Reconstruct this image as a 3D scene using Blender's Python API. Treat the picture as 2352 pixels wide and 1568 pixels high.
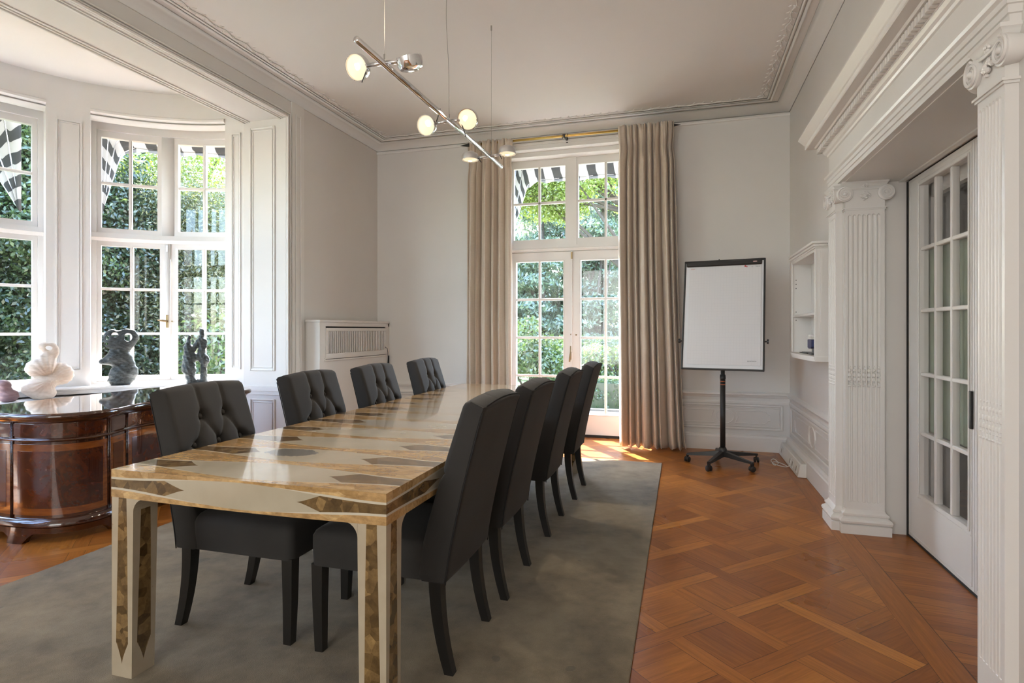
import bpy, math, random
import numpy as np
from mathutils import Vector, Matrix

# ------------------------------------------------------------------ reset
for o in list(bpy.data.objects):
    bpy.data.objects.remove(o, do_unlink=True)
S = bpy.context.scene
COL = S.collection
PI = math.pi
rnd = random.Random(7)

# ------------------------------------------------------------------ camera
FPX, HY, VX, CH = 1323.0, 757.0, 1567.0, 1.25
TH = math.atan2(VX - 1176, FPX)
cam_d = bpy.data.cameras.new('camera')
cam = bpy.data.objects.new('camera', cam_d)
COL.objects.link(cam)
cam_d.sensor_width = 36.0
cam_d.lens = FPX / 2352 * 36.0
cam_d.shift_y = (HY - 784) / 2352.0
cam_d.clip_start = 0.05
cam_d.clip_end = 300
cam.location = (0, 0, CH)
cam.rotation_euler = (PI / 2, 0, TH)
S.camera = cam

# ------------------------------------------------------------------ view, sky, sun
S.view_settings.view_transform = 'Standard'
S.view_settings.look = 'None'
S.view_settings.gamma = 1
S.view_settings.use_curve_mapping = False
S.view_settings.exposure = 1.92

SUN_TRAVEL = Vector((0.56, -0.80, -1.22)).normalized()
W = bpy.data.worlds.new('sky')
S.world = W
W.use_nodes = True
wn = W.node_tree
wn.nodes.clear()
wo = wn.nodes.new('ShaderNodeOutputWorld')
wb = wn.nodes.new('ShaderNodeBackground')
sk = wn.nodes.new('ShaderNodeTexSky')
sk.sky_type = 'NISHITA'
sk.sun_disc = False
sk.sun_elevation = math.asin(-SUN_TRAVEL.z)
sk.sun_rotation = math.atan2(-SUN_TRAVEL.x, -SUN_TRAVEL.y)
sk.air_density = 1.0
sk.dust_density = 1.0
wb.inputs['Strength'].default_value = 1.05
wn.links.new(sk.outputs[0], wb.inputs['Color'])
wn.links.new(wb.outputs[0], wo.inputs['Surface'])

sd = bpy.data.lights.new('sun', 'SUN')
sd.energy = 11.0
sd.angle = 0.012
sd.color = (1.0, 0.95, 0.90)
sun = bpy.data.objects.new('sun', sd)
COL.objects.link(sun)
sun.rotation_euler = SUN_TRAVEL.to_track_quat('-Z', 'Y').to_euler()

# soft fill light added behind the camera to brighten the room, no known source
ad = bpy.data.lights.new('rear_fill_light', 'AREA')
ad.shape = 'RECTANGLE'; ad.size = 3.6; ad.size_y = 2.7; ad.energy = 50; ad.color = (0.98, 1.0, 0.97)
ao = bpy.data.objects.new('rear_fill_light', ad); COL.objects.link(ao)
ao.location = (-1.75, -4.40, 1.75); ao.rotation_euler = (PI / 2, 0, 0)

# ------------------------------------------------------------------ node helpers
class NT:
    def __init__(s, name):
        s.m = bpy.data.materials.new(name); s.m.use_nodes = True
        s.t = s.m.node_tree; s.t.nodes.clear()
        s.out = s.t.nodes.new('ShaderNodeOutputMaterial')
        s.b = s.t.nodes.new('ShaderNodeBsdfPrincipled')
        s.t.links.new(s.b.outputs[0], s.out.inputs['Surface'])
    def n(s, typ, **kw):
        nd = s.t.nodes.new(typ)
        for k, v in kw.items(): setattr(nd, k, v)
        return nd
    def put(s, sock, v):
        if isinstance(v, bpy.types.NodeSocket): s.t.links.new(v, sock)
        else:
            if isinstance(v, (tuple, list)) and len(v) == 3 and sock.type == 'RGBA': v = (*v, 1)
            sock.default_value = v
    def math(s, op, a, b=0.0, c=None, clamp=False):
        nd = s.n('ShaderNodeMath', operation=op); nd.use_clamp = clamp
        s.put(nd.inputs[0], a); s.put(nd.inputs[1], b)
        if c is not None: s.put(nd.inputs[2], c)
        return nd.outputs[0]
    def mix(s, f, a, b, typ='MIX'):
        nd = s.n('ShaderNodeMix', data_type='RGBA', blend_type=typ)
        s.put(nd.inputs[0], f); s.put(nd.inputs[6], a); s.put(nd.inputs[7], b)
        return nd.outputs[2]
    def mixf(s, f, a, b):
        nd = s.n('ShaderNodeMix', data_type='FLOAT')
        s.put(nd.inputs[0], f); s.put(nd.inputs[2], a); s.put(nd.inputs[3], b)
        return nd.outputs[0]
    def obj(s): return s.n('ShaderNodeTexCoord').outputs['Object']
    def uv(s): return s.n('ShaderNodeTexCoord').outputs['UV']
    def geo(s): return s.n('ShaderNodeNewGeometry').outputs['Position']
    def xyz(s, v):
        nd = s.n('ShaderNodeSeparateXYZ'); s.put(nd.inputs[0], v); return nd.outputs
    def comb(s, x, y, z=0.0):
        nd = s.n('ShaderNodeCombineXYZ'); s.put(nd.inputs[0], x); s.put(nd.inputs[1], y); s.put(nd.inputs[2], z); return nd.outputs[0]
    def scale(s, v, sc):
        nd = s.n('ShaderNodeMapping'); s.put(nd.inputs[0], v); nd.inputs['Scale'].default_value = sc; return nd.outputs[0]
    def noise(s, v, sc, det=3.0, rough=0.5, dist=0.0):
        nd = s.n('ShaderNodeTexNoise'); s.put(nd.inputs['Vector'], v)
        nd.inputs['Scale'].default_value = sc; nd.inputs['Detail'].default_value = det
        nd.inputs['Roughness'].default_value = rough; nd.inputs['Distortion'].default_value = dist
        return nd.outputs['Fac']
    def white(s, v):
        nd = s.n('ShaderNodeTexWhiteNoise', noise_dimensions='3D'); s.put(nd.inputs['Vector'], v); return nd.outputs['Value']
    def ramp(s, f, stops):
        nd = s.n('ShaderNodeValToRGB'); s.put(nd.inputs[0], f)
        el = nd.color_ramp.elements
        while len(el) < len(stops): el.new(0.5)
        for e, (p, c) in zip(el, stops): e.position = p; e.color = (*c, 1) if len(c) == 3 else c
        return nd.outputs[0]
    def bump(s, h, strength=0.3, dist=0.01):
        nd = s.n('ShaderNodeBump'); s.put(nd.inputs['Height'], h)
        nd.inputs['Strength'].default_value = strength; nd.inputs['Distance'].default_value = dist
        s.t.links.new(nd.outputs[0], s.b.inputs['Normal'])
    def set(s, **kw):
        for k, v in kw.items():
            s.put(s.b.inputs[k.replace('_', ' ')], v)
        return s

def simple(name, col, rough=0.5, metal=0.0, var=0.06, sc=6.0, bump=0.0, bsc=60.0, bd=0.002, **kw):
    t = NT(name)
    o = t.obj()
    f = t.noise(o, sc, 4)
    c2 = tuple(max(0, c * (1 - var)) for c in col); c1 = tuple(min(1, c * (1 + var)) for c in col)
    t.set(Base_Color=t.ramp(f, [(0.3, c2), (0.7, c1)]), Roughness=rough, Metallic=metal)
    if bump: t.bump(t.noise(o, bsc, 4), bump, bd)
    for k, v in kw.items(): t.put(t.b.inputs[k.replace('_', ' ')], v)
    return t.m

M = {}
M['paint'] = simple('white_paint', (0.76, 0.738, 0.71), 0.38, var=0.015, sc=2)
M['wall'] = simple('wall_paint', (0.70, 0.675, 0.645), 0.6, var=0.02, sc=1.5, bump=0.08, bsc=90, bd=0.001)
M['ceil'] = simple('ceiling_paint', (0.75, 0.725, 0.70), 0.75, var=0.02, sc=1.0)
M['dark'] = simple('dark_gap', (0.02, 0.019, 0.018), 0.8)
M['chrome'] = simple('chrome', (0.75, 0.75, 0.76), 0.08, 1.0, var=0.02)
M['satin'] = simple('satin_aluminium', (0.72, 0.72, 0.73), 0.32, 1.0, var=0.03)
M['brass'] = simple('brass', (0.62, 0.42, 0.13), 0.28, 1.0, var=0.1)
M['oldbrass'] = simple('aged_brass', (0.30, 0.22, 0.12), 0.4, 0.9, var=0.2)
M['blackmetal'] = simple('black_metal', (0.018, 0.018, 0.018), 0.45, var=0.1)
M['blackplastic'] = simple('black_plastic', (0.022, 0.022, 0.023), 0.38, var=0.1)
M['leg'] = simple('black_lacquer_wood', (0.012, 0.011, 0.010), 0.35, var=0.2)
M['whiteboard'] = simple('white_enamel', (0.78, 0.79, 0.81), 0.15, var=0.005)
M['plastic_white'] = simple('white_plastic', (0.75, 0.74, 0.71), 0.35, var=0.02)
M['cable'] = simple('cable_grey', (0.35, 0.33, 0.3), 0.5)

def fabric(name, c1, c2, sheen=0.5):
    t = NT(name); o = t.obj()
    f = t.noise(o, 5, 4); w = t.noise(t.scale(o, (1, 1, 1)), 420, 2)
    c = t.ramp(f, [(0.3, c1), (0.7, c2)])
    t.set(Base_Color=c, Roughness=0.85, Sheen_Weight=sheen, Sheen_Roughness=0.4, Sheen_Tint=(0.8, 0.78, 0.8))
    t.bump(w, 0.25, 0.001); return t.m
M['chair'] = fabric('charcoal_upholstery', (0.018, 0.0165, 0.0155), (0.026, 0.024, 0.0225), 0.10)
M['seam'] = simple('seam_thread', (0.012, 0.012, 0.013), 0.9)

def curtain_mat():
    t = NT('taupe_silk'); u = t.obj()
    f = t.noise(t.scale(u, (6, 6, 0.6)), 5, 4)
    sl = t.noise(t.scale(u, (2, 2, 60)), 9, 3)
    c = t.ramp(f, [(0.3, (0.56, 0.455, 0.36)), (0.7, (0.66, 0.555, 0.45))])
    c = t.mix(0.25, c, t.ramp(sl, [(0.35, (0.50, 0.41, 0.32)), (0.65, (0.74, 0.63, 0.52))]))
    t.set(Base_Color=c, Roughness=0.42, Sheen_Weight=0.3, Specular_IOR_Level=0.6, Anisotropic=0.3)
    t.bump(t.noise(t.scale(u, (40, 40, 3)), 6, 3), 0.15, 0.003)
    return t.m
M['curtain'] = curtain_mat()

def glass_mat(name='window_glass', tint=(1, 1, 1)):
    t = NT(name); t.t.nodes.remove(t.b)
    tr = t.n('ShaderNodeBsdfTransparent'); tr.inputs[0].default_value = (*tint, 1)
    gl = t.n('ShaderNodeBsdfGlossy'); gl.inputs['Roughness'].default_value = 0.02
    ge = t.n('ShaderNodeNewGeometry'); vm = t.n('ShaderNodeVectorMath', operation='DOT_PRODUCT')
    t.t.links.new(ge.outputs['Normal'], vm.inputs[0]); t.t.links.new(ge.outputs['Incoming'], vm.inputs[1])
    c_ = t.math('SUBTRACT', 1.0, t.math('ABSOLUTE', vm.outputs['Value']), clamp=True)
    fr = t.math('ADD', 0.035, t.math('MULTIPLY', t.math('POWER', c_, 5.0), 0.8))
    mx = t.n('ShaderNodeMixShader')
    t.t.links.new(fr, mx.inputs[0]); t.t.links.new(tr.outputs[0], mx.inputs[1]); t.t.links.new(gl.outputs[0], mx.inputs[2])
    t.t.links.new(mx.outputs[0], t.out.inputs[0]); return t.m
M['glass'] = glass_mat()

def parquet():
    t = NT('oak_parquet'); pos = t.geo(); x, y, z = t.xyz(pos)
    P, w = 0.328, 0.076; R2 = 1 / math.sqrt(2)
    s = t.math('SUBTRACT', t.math('MULTIPLY', t.math('ADD', x, y), R2), 1.985)
    tt = t.math('SUBTRACT', t.math('MULTIPLY', t.math('SUBTRACT', y, x), R2), 1.730)
    sp = t.math('DIVIDE', s, P); tp = t.math('DIVIDE', tt, P)
    i = t.math('FLOOR', sp); j = t.math('FLOOR', tp)
    fs = t.math('MULTIPLY', t.math('SUBTRACT', sp, i), P); ft = t.math('MULTIPLY', t.math('SUBTRACT', tp, j), P)
    inV = t.math('LESS_THAN', fs, w); inU = t.math('LESS_THAN', ft, w)
    par = t.math('FLOORED_MODULO', t.math('ADD', i, j), 2.0)            # 0 even
    even = t.math('SUBTRACT', 1.0, par)
    NOT = lambda a: t.math('SUBTRACT', 1.0, a)
    isV = t.math('MULTIPLY', inV, t.math('MAXIMUM', NOT(inU), even))
    isU = t.math('MULTIPLY', inU, t.math('MAXIMUM', NOT(inV), par))
    blk = t.math('MULTIPLY', NOT(inV), NOT(inU))
    # strip ids
    jj = t.math('ADD', j, t.math('MULTIPLY', NOT(inU), par))
    ii = t.math('ADD', i, t.math('MULTIPLY', NOT(inV), even))
    idV = t.comb(i, jj, 1.0); idU = t.comb(ii, j, 2.0)
    a3 = (P - w) / 3
    bs = t.math('SUBTRACT', fs, w); bt = t.math('SUBTRACT', ft, w)
    across = t.mixf(par, bs, bt)
    k = t.math('FLOOR', t.math('DIVIDE', across, a3))
    idB = t.comb(t.math('ADD', t.math('MULTIPLY', i, 3.0), k), j, 5.0)
    rV, rU, rB = t.white(idV), t.white(idU), t.white(idB)
    rB0 = t.white(t.comb(i, j, 9.0))
    rB = t.math('ADD', t.math('MULTIPLY', rB, 0.35), t.math('MULTIPLY', rB0, 0.65))
    r = t.math('ADD', t.math('ADD', t.math('MULTIPLY', isV, rV), t.math('MULTIPLY', isU, rU)), t.math('MULTIPLY', blk, rB))
    # gaps
    mn = lambda a, b: t.math('MINIMUM', a, b)
    eV = mn(fs, t.math('SUBTRACT', w, fs)); eU = mn(ft, t.math('SUBTRACT', w, ft))
    eB = mn(mn(bs, t.math('SUBTRACT', P, fs)), mn(bt, t.math('SUBTRACT', P, ft)))
    ka = t.math('SUBTRACT', across, t.math('MULTIPLY', k, a3))
    eK = t.math('ADD', mn(ka, t.math('SUBTRACT', a3, ka)), 0.0012)
    eB = mn(eB, eK)
    e = t.math('ADD', t.math('ADD', t.math('MULTIPLY', isV, eV), t.math('MULTIPLY', isU, eU)), t.math('MULTIPLY', blk, eB))
    # grain direction: V strips and even blocks run along t, others along s
    dirT = t.math('MAXIMUM', isV, t.math('MULTIPLY', blk, even))
    gs = t.mixf(dirT, s, tt); gt = t.mixf(dirT, tt, s)
    # border boards on the right
    bord = t.math('GREATER_THAN', x, 0.885)
    thr = t.math('GREATER_THAN', x, 1.004)
    bo = t.math('MULTIPLY', bord, NOT(thr))
    ty = t.math('DIVIDE', t.math('ADD', y, t.math('MULTIPLY', x, 0.25)), 0.085); tk = t.math('FLOOR', ty)
    rT = t.math('MULTIPLY', t.white(t.comb(tk, 3.0, 7.0)), 0.6)
    r = t.mixf(bord, r, 0.35); r = t.mixf(thr, r, rT)
    tf = t.math('SUBTRACT', ty, tk); eT = t.math('MULTIPLY', mn(tf, t.math('SUBTRACT', 1.0, tf)), 0.085)
    eBo = mn(t.math('SUBTRACT', x, 0.885), t.math('ABSOLUTE', t.math('SUBTRACT', x, 1.004)))
    eBo = t.math('SUBTRACT', eBo, 0.0006)
    e = t.mixf(bord, e, eBo); e = t.mixf(thr, e, mn(eT, t.math('SUBTRACT', t.math('SUBTRACT', x, 1.004), 0.001)))
    gs = t.mixf(bord, gs, y); gt = t.mixf(bord, gt, x); gs = t.mixf(thr, gs, x); gt = t.mixf(thr, gt, y)
    g1 = t.noise(t.comb(t.math('MULTIPLY', gs, 3.0), t.math('MULTIPLY', gt, 45.0), t.math('MULTIPLY', r, 30.0)), 1.6, 5, 0.6, 0.6)
    g2 = t.noise(pos, 2.2, 3)
    col = t.ramp(r, [(0.0, (0.250, 0.082, 0.018)), (0.35, (0.320, 0.112, 0.022)), (0.7, (0.380, 0.140, 0.026)), (1.0, (0.470, 0.185, 0.036))])
    col = t.mix(0.55, col, t.mix(1.0, col, t.ramp(g1, [(0.3, (0.55, 0.50, 0.46)), (0.7, (1.35, 1.35, 1.3))]), 'MULTIPLY'))
    col = t.mix(0.35, col, t.mix(1.0, col, t.ramp(g2, [(0.3, (0.7, 0.68, 0.7)), (0.7, (1.25, 1.25, 1.25))]), 'MULTIPLY'))
    gap = t.math('LESS_THAN', e, t.math('MULTIPLY', t.math('SUBTRACT', t.noise(pos, 3.0, 2), 0.18), 0.0042))
    col = t.mix(t.math('MULTIPLY', gap, 0.75), col, (0.035, 0.014, 0.006))
    t.set(Base_Color=col, Roughness=t.math('ADD', t.math('MULTIPLY', g2, 0.22), 0.20), Specular_IOR_Level=0.32)
    t.bump(t.math('SUBTRACT', t.math('MULTIPLY', g1, 0.25), gap), 0.25, 0.002)
    return t.m
M['floor'] = parquet()

def rug_mat():
    t = NT('green_grey_carpet'); p = t.geo()
    a = t.noise(p, 1.3, 5, 0.6, 0.8); b = t.noise(p, 9, 5, 0.65); c = t.noise(p, 330, 2)
    col = t.ramp(t.math('ADD', t.math('MULTIPLY', a, 0.6), t.math('MULTIPLY', b, 0.4)),
                 [(0.36, (0.120, 0.092, 0.054)), (0.5, (0.200, 0.158, 0.098)), (0.62, (0.265, 0.215, 0.138))])
    sp = t.math('LESS_THAN', t.noise(p, 7.0, 2, 0.4), 0.27)
    col = t.mix(t.math('MULTIPLY', sp, 0.45), col, (0.09, 0.075, 0.055))
    col = t.mix(0.25, col, t.mix(1.0, col, t.ramp(c, [(0.3, (0.6, 0.6, 0.6)), (0.7, (1.4, 1.4, 1.4))]), 'MULTIPLY'))
    t.set(Base_Color=col, Roughness=0.95, Sheen_Weight=0.25, Specular_IOR_Level=0.1)
    t.bump(t.math('ADD', c, t.math('MULTIPLY', b, 2.0)), 0.5, 0.004)
    return t.m
M['rug'] = rug_mat()

def leaf_gold(t, uvw, dark=False, sc=22.0):
    v = t.n('ShaderNodeTexVoronoi'); t.put(v.inputs['Vector'], uvw); v.inputs['Scale'].default_value = sc
    r = t.white(v.outputs['Position'])
    n = t.noise(uvw, 34, 6, 0.7)
    if dark:
        c = t.ramp(r, [(0.0, (0.085, 0.050, 0.018)), (0.5, (0.150, 0.092, 0.036)), (1.0, (0.26, 0.165, 0.068))])
    else:
        c = t.ramp(r, [(0.0, (0.37, 0.225, 0.090)), (0.5, (0.46, 0.29, 0.130)), (1.0, (0.55, 0.375, 0.18))])
    return t.mix(0.8, c, t.mix(1.0, c, t.ramp(n, [(0.3, (0.55, 0.50, 0.45)), (0.7, (1.4, 1.4, 1.35))]), 'MULTIPLY'))

def inlay():
    t = NT('lacquered_leaf_inlay'); u, v, _ = t.xyz(t.uv()); p = t.obj()
    cell = t.math('FLOOR', v)
    q = t.math('SUBTRACT', t.math('SUBTRACT', v, cell), 0.5)
    aq = t.math('ABSOLUTE', q); au = t.math('MINIMUM', t.math('ABSOLUTE', u), 1.0)
    wob = t.math('MULTIPLY', t.math('SUBTRACT', t.white(t.comb(cell, t.math('SIGN', u), 3.0)), 0.5), 0.16)
    # lens half width, in cells
    c = t.math('COSINE', t.math('MULTIPLY', au, PI))
    h = t.math('ADD', 0.275, t.math('MULTIPLY', c, 0.135))
    apr = t.math('GREATER_THAN', v, 15.0)
    lw = t.math('MULTIPLY', t.math('ADD', 0.017, t.math('MULTIPLY', apr, 0.020)), t.math('DIVIDE', t.math('SUBTRACT', au, 0.25), 0.40, clamp=True))
    line = t.math('LESS_THAN', t.math('ABSOLUTE', t.math('SUBTRACT', aq, t.math('ADD', h, lw))), lw)
    thin = t.math('LESS_THAN', t.math('ABSOLUTE', t.math('SUBTRACT', t.math('ABSOLUTE', t.math('SUBTRACT', aq, h)), 0.0)), 0.03)
    inside = t.math('LESS_THAN', aq, h)
    ratio = t.math('DIVIDE', aq, h)
    edge = t.math('ADD', t.math('ADD', 0.47, wob), t.math('MULTIPLY', t.math('POWER', ratio, 0.7), 0.16))
    tip = t.math('MULTIPLY', inside, t.math('GREATER_THAN', au, edge))
    tan_ = leaf_gold(t, t.scale(p, (0.8, 2.2, 1.6)), False, 14)
    drk = leaf_gold(t, p, True, 30)
    n = t.noise(p, 5, 5)
    n2 = t.noise(p, 26, 5, 0.7)
    wht = t.ramp(n, [(0.3, (0.42, 0.365, 0.27)), (0.7, (0.50, 0.445, 0.345))])
    spot = t.math('LESS_THAN', n2, 0.262)
    wht = t.mix(t.math('MULTIPLY', spot, 0.7), wht, (0.15, 0.13, 0.11))
    # large slate stain in the second cell, smaller darker clouds further on
    st = t.math('ADD', t.math('ADD', t.math('POWER', t.math('DIVIDE', t.math('ADD', u, 0.20), 0.22), 2.0),
                t.math('POWER', t.math('DIVIDE', t.math('SUBTRACT', v, 1.60), 0.27), 2.0)), t.math('MULTIPLY', t.math('SUBTRACT', n2, 0.5), 1.8))
    sm = t.math('LESS_THAN', st, 0.85)
    wht = t.mix(t.math('MULTIPLY', sm, 0.85), wht, (0.135, 0.135, 0.130))
    n3 = t.noise(p, 2.3, 3)
    cl = t.math('MULTIPLY', t.math('MULTIPLY', t.math('GREATER_THAN', v, 4.0), t.math('LESS_THAN', v, 15.0)), t.math('GREATER_THAN', n3, 0.52))
    wht = t.mix(t.math('MULTIPLY', cl, 0.35), wht, (0.27, 0.26, 0.24))
    col = t.mix(inside, tan_, wht)
    col = t.mix(tip, col, drk)
    col = t.mix(line, col, (0.58, 0.53, 0.43))
    t.set(Base_Color=col, Roughness=0.13, Metallic=0.0, Specular_IOR_Level=0.5, Coat_Weight=0.6, Coat_Roughness=0.04)
    t.bump(t.noise(p, 14, 3), 0.03, 0.002)
    return t.m
M['inlay'] = inlay()

def inlay_leg():
    t = NT('lacquered_leaf_leg'); u, v, _ = t.xyz(t.uv()); p = t.obj()
    au = t.math('ABSOLUTE', u)
    up = t.math('ADD', 0.36, t.math('MULTIPLY', t.math('SUBTRACT', 1.0, v), 0.30))
    arrow = t.math('MULTIPLY', t.math('POWER', t.math('MAXIMUM', t.math('DIVIDE', t.math('SUBTRACT', v, 0.07), 0.12), 0.0), 1.35), 0.60)
    hw = t.math('MINIMUM', up, arrow)
    ins = t.math('LESS_THAN', au, hw)
    drk = leaf_gold(t, p, True, 30)
    n = t.noise(p, 8, 5); n2 = t.noise(p, 40, 4, 0.7)
    wht = t.ramp(n, [(0.3, (0.40, 0.335, 0.245)), (0.7, (0.48, 0.41, 0.31))])
    wht = t.mix(t.math('MULTIPLY', t.math('LESS_THAN', n2, 0.27), 0.7), wht, (0.20, 0.06, 0.03))
    t.set(Base_Color=t.mix(ins, wht, drk), Roughness=0.16, Coat_Weight=0.5, Coat_Roughness=0.05)
    return t.m
M['inlay_leg'] = inlay_leg()

def mahog(name, c1, c2, c3, sc=7.0, stretch=(1, 1, 1), rough=0.12):
    t = NT(name); p = t.scale(t.obj(), stretch)
    n = t.noise(p, sc, 6, 0.62, 1.6); n2 = t.noise(p, sc * 4, 3)
    c = t.ramp(n, [(0.28, c1), (0.5, c2), (0.75, c3)])
    c = t.mix(0.3, c, t.mix(1.0, c, t.ramp(n2, [(0.3, (0.6, 0.55, 0.5)), (0.7, (1.3, 1.3, 1.3))]), 'MULTIPLY'))
    t.set(Base_Color=c, Roughness=rough, Coat_Weight=0.8, Coat_Roughness=0.03)
    return t.m
M['mahogany'] = mahog('dark_mahogany', (0.022, 0.006, 0.003), (0.050, 0.014, 0.006), (0.085, 0.026, 0.010), 6, (1, 1, 4))
M['burl'] = mahog('burl_veneer', (0.024, 0.006, 0.003), (0.062, 0.014, 0.005), (0.115, 0.028, 0.008), 9)
M['banding'] = mahog('orange_banding', (0.12, 0.030, 0.006), (0.18, 0.050, 0.009), (0.24, 0.072, 0.014), 5, (1, 1, 5))
M['desktop'] = mahog('desk_top_veneer', (0.05, 0.016, 0.008), (0.09, 0.030, 0.014), (0.13, 0.045, 0.02), 4, (1, 3, 1), 0.05)
for _n in M['desktop'].node_tree.nodes:
    if _n.type == 'BSDF_PRINCIPLED': _n.inputs['Coat Weight'].default_value = 1.0; _n.inputs['Coat IOR'].default_value = 2.0; _n.inputs['IOR'].default_value = 1.8

def stone(name, c1, c2, sc=6, rough=0.8, metal=0, stretch=(1, 1, 6), bs=0.6):
    t = NT(name); o = t.obj(); n = t.noise(t.scale(o, stretch), sc, 6, 0.65, 0.8)
    t.set(Base_Color=t.ramp(n, [(0.3, c1), (0.7, c2)]), Roughness=rough, Metallic=metal)
    t.bump(n, bs, 0.01); return t.m
M['alabaster'] = stone('pale_stone', (0.56, 0.46, 0.36), (0.72, 0.63, 0.53), 5, 0.6, stretch=(3, 3, 9), bs=0.35)
M['bronze'] = stone('bronze_patina', (0.018, 0.020, 0.021), (0.095, 0.110, 0.108), 12, 0.42, 0.55, (2, 2, 5))
M['granite'] = stone('garden_stone', (0.35, 0.34, 0.32), (0.6, 0.59, 0.56), 20, 0.9, stretch=(1, 1, 1))

def leafmat(name, c1, c2, trans=0.45):
    t = NT(name); t.t.nodes.remove(t.b)
    r = t.white(t.n('ShaderNodeTexCoord').outputs['UV'])
    n = t.noise(t.geo(), 0.9, 3)
    c = t.ramp(t.math('ADD', t.math('MULTIPLY', r, 0.6), t.math('MULTIPLY', n, 0.4)), [(0.2, c1), (0.8, c2)])
    df = t.n('ShaderNodeBsdfDiffuse'); tr = t.n('ShaderNodeBsdfTranslucent'); gl = t.n('ShaderNodeBsdfGlossy')
    gl.inputs['Roughness'].default_value = 0.35
    gl.inputs['Color'].default_value = (0.6, 0.6, 0.6, 1)
    t.put(df.inputs['Color'], c); t.put(tr.inputs['Color'], t.mix(1.0, c, (1.35, 1.4, 0.75), 'MULTIPLY'))
    m1 = t.n('ShaderNodeMixShader'); m1.inputs[0].default_value = trans
    m2 = t.n('ShaderNodeMixShader'); m2.inputs[0].default_value = 0.10
    L = t.t.links.new
    L(df.outputs[0], m1.inputs[1]); L(tr.outputs[0], m1.inputs[2]); L(m1.outputs[0], m2.inputs[1]); L(gl.outputs[0], m2.inputs[2])
    L(m2.outputs[0], t.out.inputs[0]); return t.m
M['leaf_dark'] = leafmat('dark_green_leaves', (0.016, 0.030, 0.015), (0.055, 0.088, 0.038), 0.35)
M['leaf_mid'] = leafmat('mid_green_leaves', (0.045, 0.078, 0.032), (0.13, 0.185, 0.072), 0.45)
M['leaf_lime'] = leafmat('lime_green_leaves', (0.13, 0.18, 0.035), (0.26, 0.32, 0.08), 0.55)
M['leaf_olive'] = leafmat('olive_yew_leaves', (0.060, 0.070, 0.030), (0.17, 0.18, 0.085), 0.35)
M['leaf_blue'] = leafmat('blue_green_needles', (0.065, 0.10, 0.07), (0.20, 0.27, 0.19), 0.35)
M['bark'] = stone('bark', (0.03, 0.024, 0.018), (0.09, 0.072, 0.055), 8, 0.9, stretch=(4, 4, 1))
M['grass'] = simple('lawn_grass', (0.13, 0.18, 0.065), 0.9, var=0.3, sc=3, bump=0.5, bsc=80, bd=0.02)
M['soil'] = simple('woodland_soil', (0.09, 0.075, 0.05), 0.95, var=0.3, sc=1.5, bump=0.5, bsc=20, bd=0.03)

def brick_paving():
    t = NT('brick_paving'); b = t.n('ShaderNodeTexBrick'); t.put(b.inputs['Vector'], t.geo())
    b.inputs['Color1'].default_value = (0.42, 0.36, 0.31, 1); b.inputs['Color2'].default_value = (0.30, 0.26, 0.23, 1)
    b.inputs['Mortar'].default_value = (0.12, 0.11, 0.09, 1); b.inputs['Scale'].default_value = 4.5
    b.inputs['Mortar Size'].default_value = 0.015
    t.set(Base_Color=b.outputs[0], Roughness=0.9); return t.m
M['paving'] = brick_paving()

def awning_mat():
    t = NT('striped_awning_canvas'); u, v, _ = t.xyz(t.uv())
    f = t.math('LESS_THAN', t.math('FRACT', t.math('DIVIDE', u, 0.24)), 0.5)
    c = t.mix(f, (0.40, 0.395, 0.38), (0.075, 0.079, 0.080))
    t.t.nodes.remove(t.b)
    df = t.n('ShaderNodeBsdfDiffuse'); tr = t.n('ShaderNodeBsdfTranslucent'); m = t.n('ShaderNodeMixShader'); m.inputs[0].default_value = 0.35
    t.put(df.inputs[0], c); t.put(tr.inputs[0], c)
    L = t.t.links.new; L(df.outputs[0], m.inputs[1]); L(tr.outputs[0], m.inputs[2]); L(m.outputs[0], t.out.inputs[0])
    return t.m
M['awning'] = awning_mat()

def emit(name, col, st):
    t = NT(name); t.set(Base_Color=(0.8, 0.75, 0.65), Roughness=0.3, Emission_Color=(*col, 1), Emission_Strength=st); return t.m
M['lamp'] = emit('lit_frosted_glass', (1.0, 0.78, 0.48), 0.20)
M['lamphot'] = emit('halogen_bulb', (1.0, 0.90, 0.72), 3.0)

def paper_mat():
    t = NT('squared_paper'); u, v, _ = t.xyz(t.uv())
    g = lambda a: t.math('LESS_THAN', t.math('FRACT', t.math('DIVIDE', a, 0.025)), 0.05)
    ln = t.math('MAXIMUM', g(u), g(v))
    t.set(Base_Color=t.mix(t.math('MULTIPLY', ln, 0.5), (0.74, 0.73, 0.74), (0.62, 0.62, 0.64)), Roughness=0.6); return t.m
M['paper'] = paper_mat()
M['ink_red'] = simple('red_ink', (0.5, 0.02, 0.02), 0.5)
M['ink_grey'] = simple('grey_ink', (0.12, 0.12, 0.13), 0.5)
M['ink_pink'] = simple('pale_pink_print', (0.85, 0.45, 0.45), 0.5)
M['blue'] = simple('blue_plastic', (0.035, 0.045, 0.14), 0.35)
M['paperwhite'] = simple('white_paper', (0.75, 0.74, 0.72), 0.6)
M['orange'] = simple('orange_print', (0.55, 0.13, 0.03), 0.5)

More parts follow.
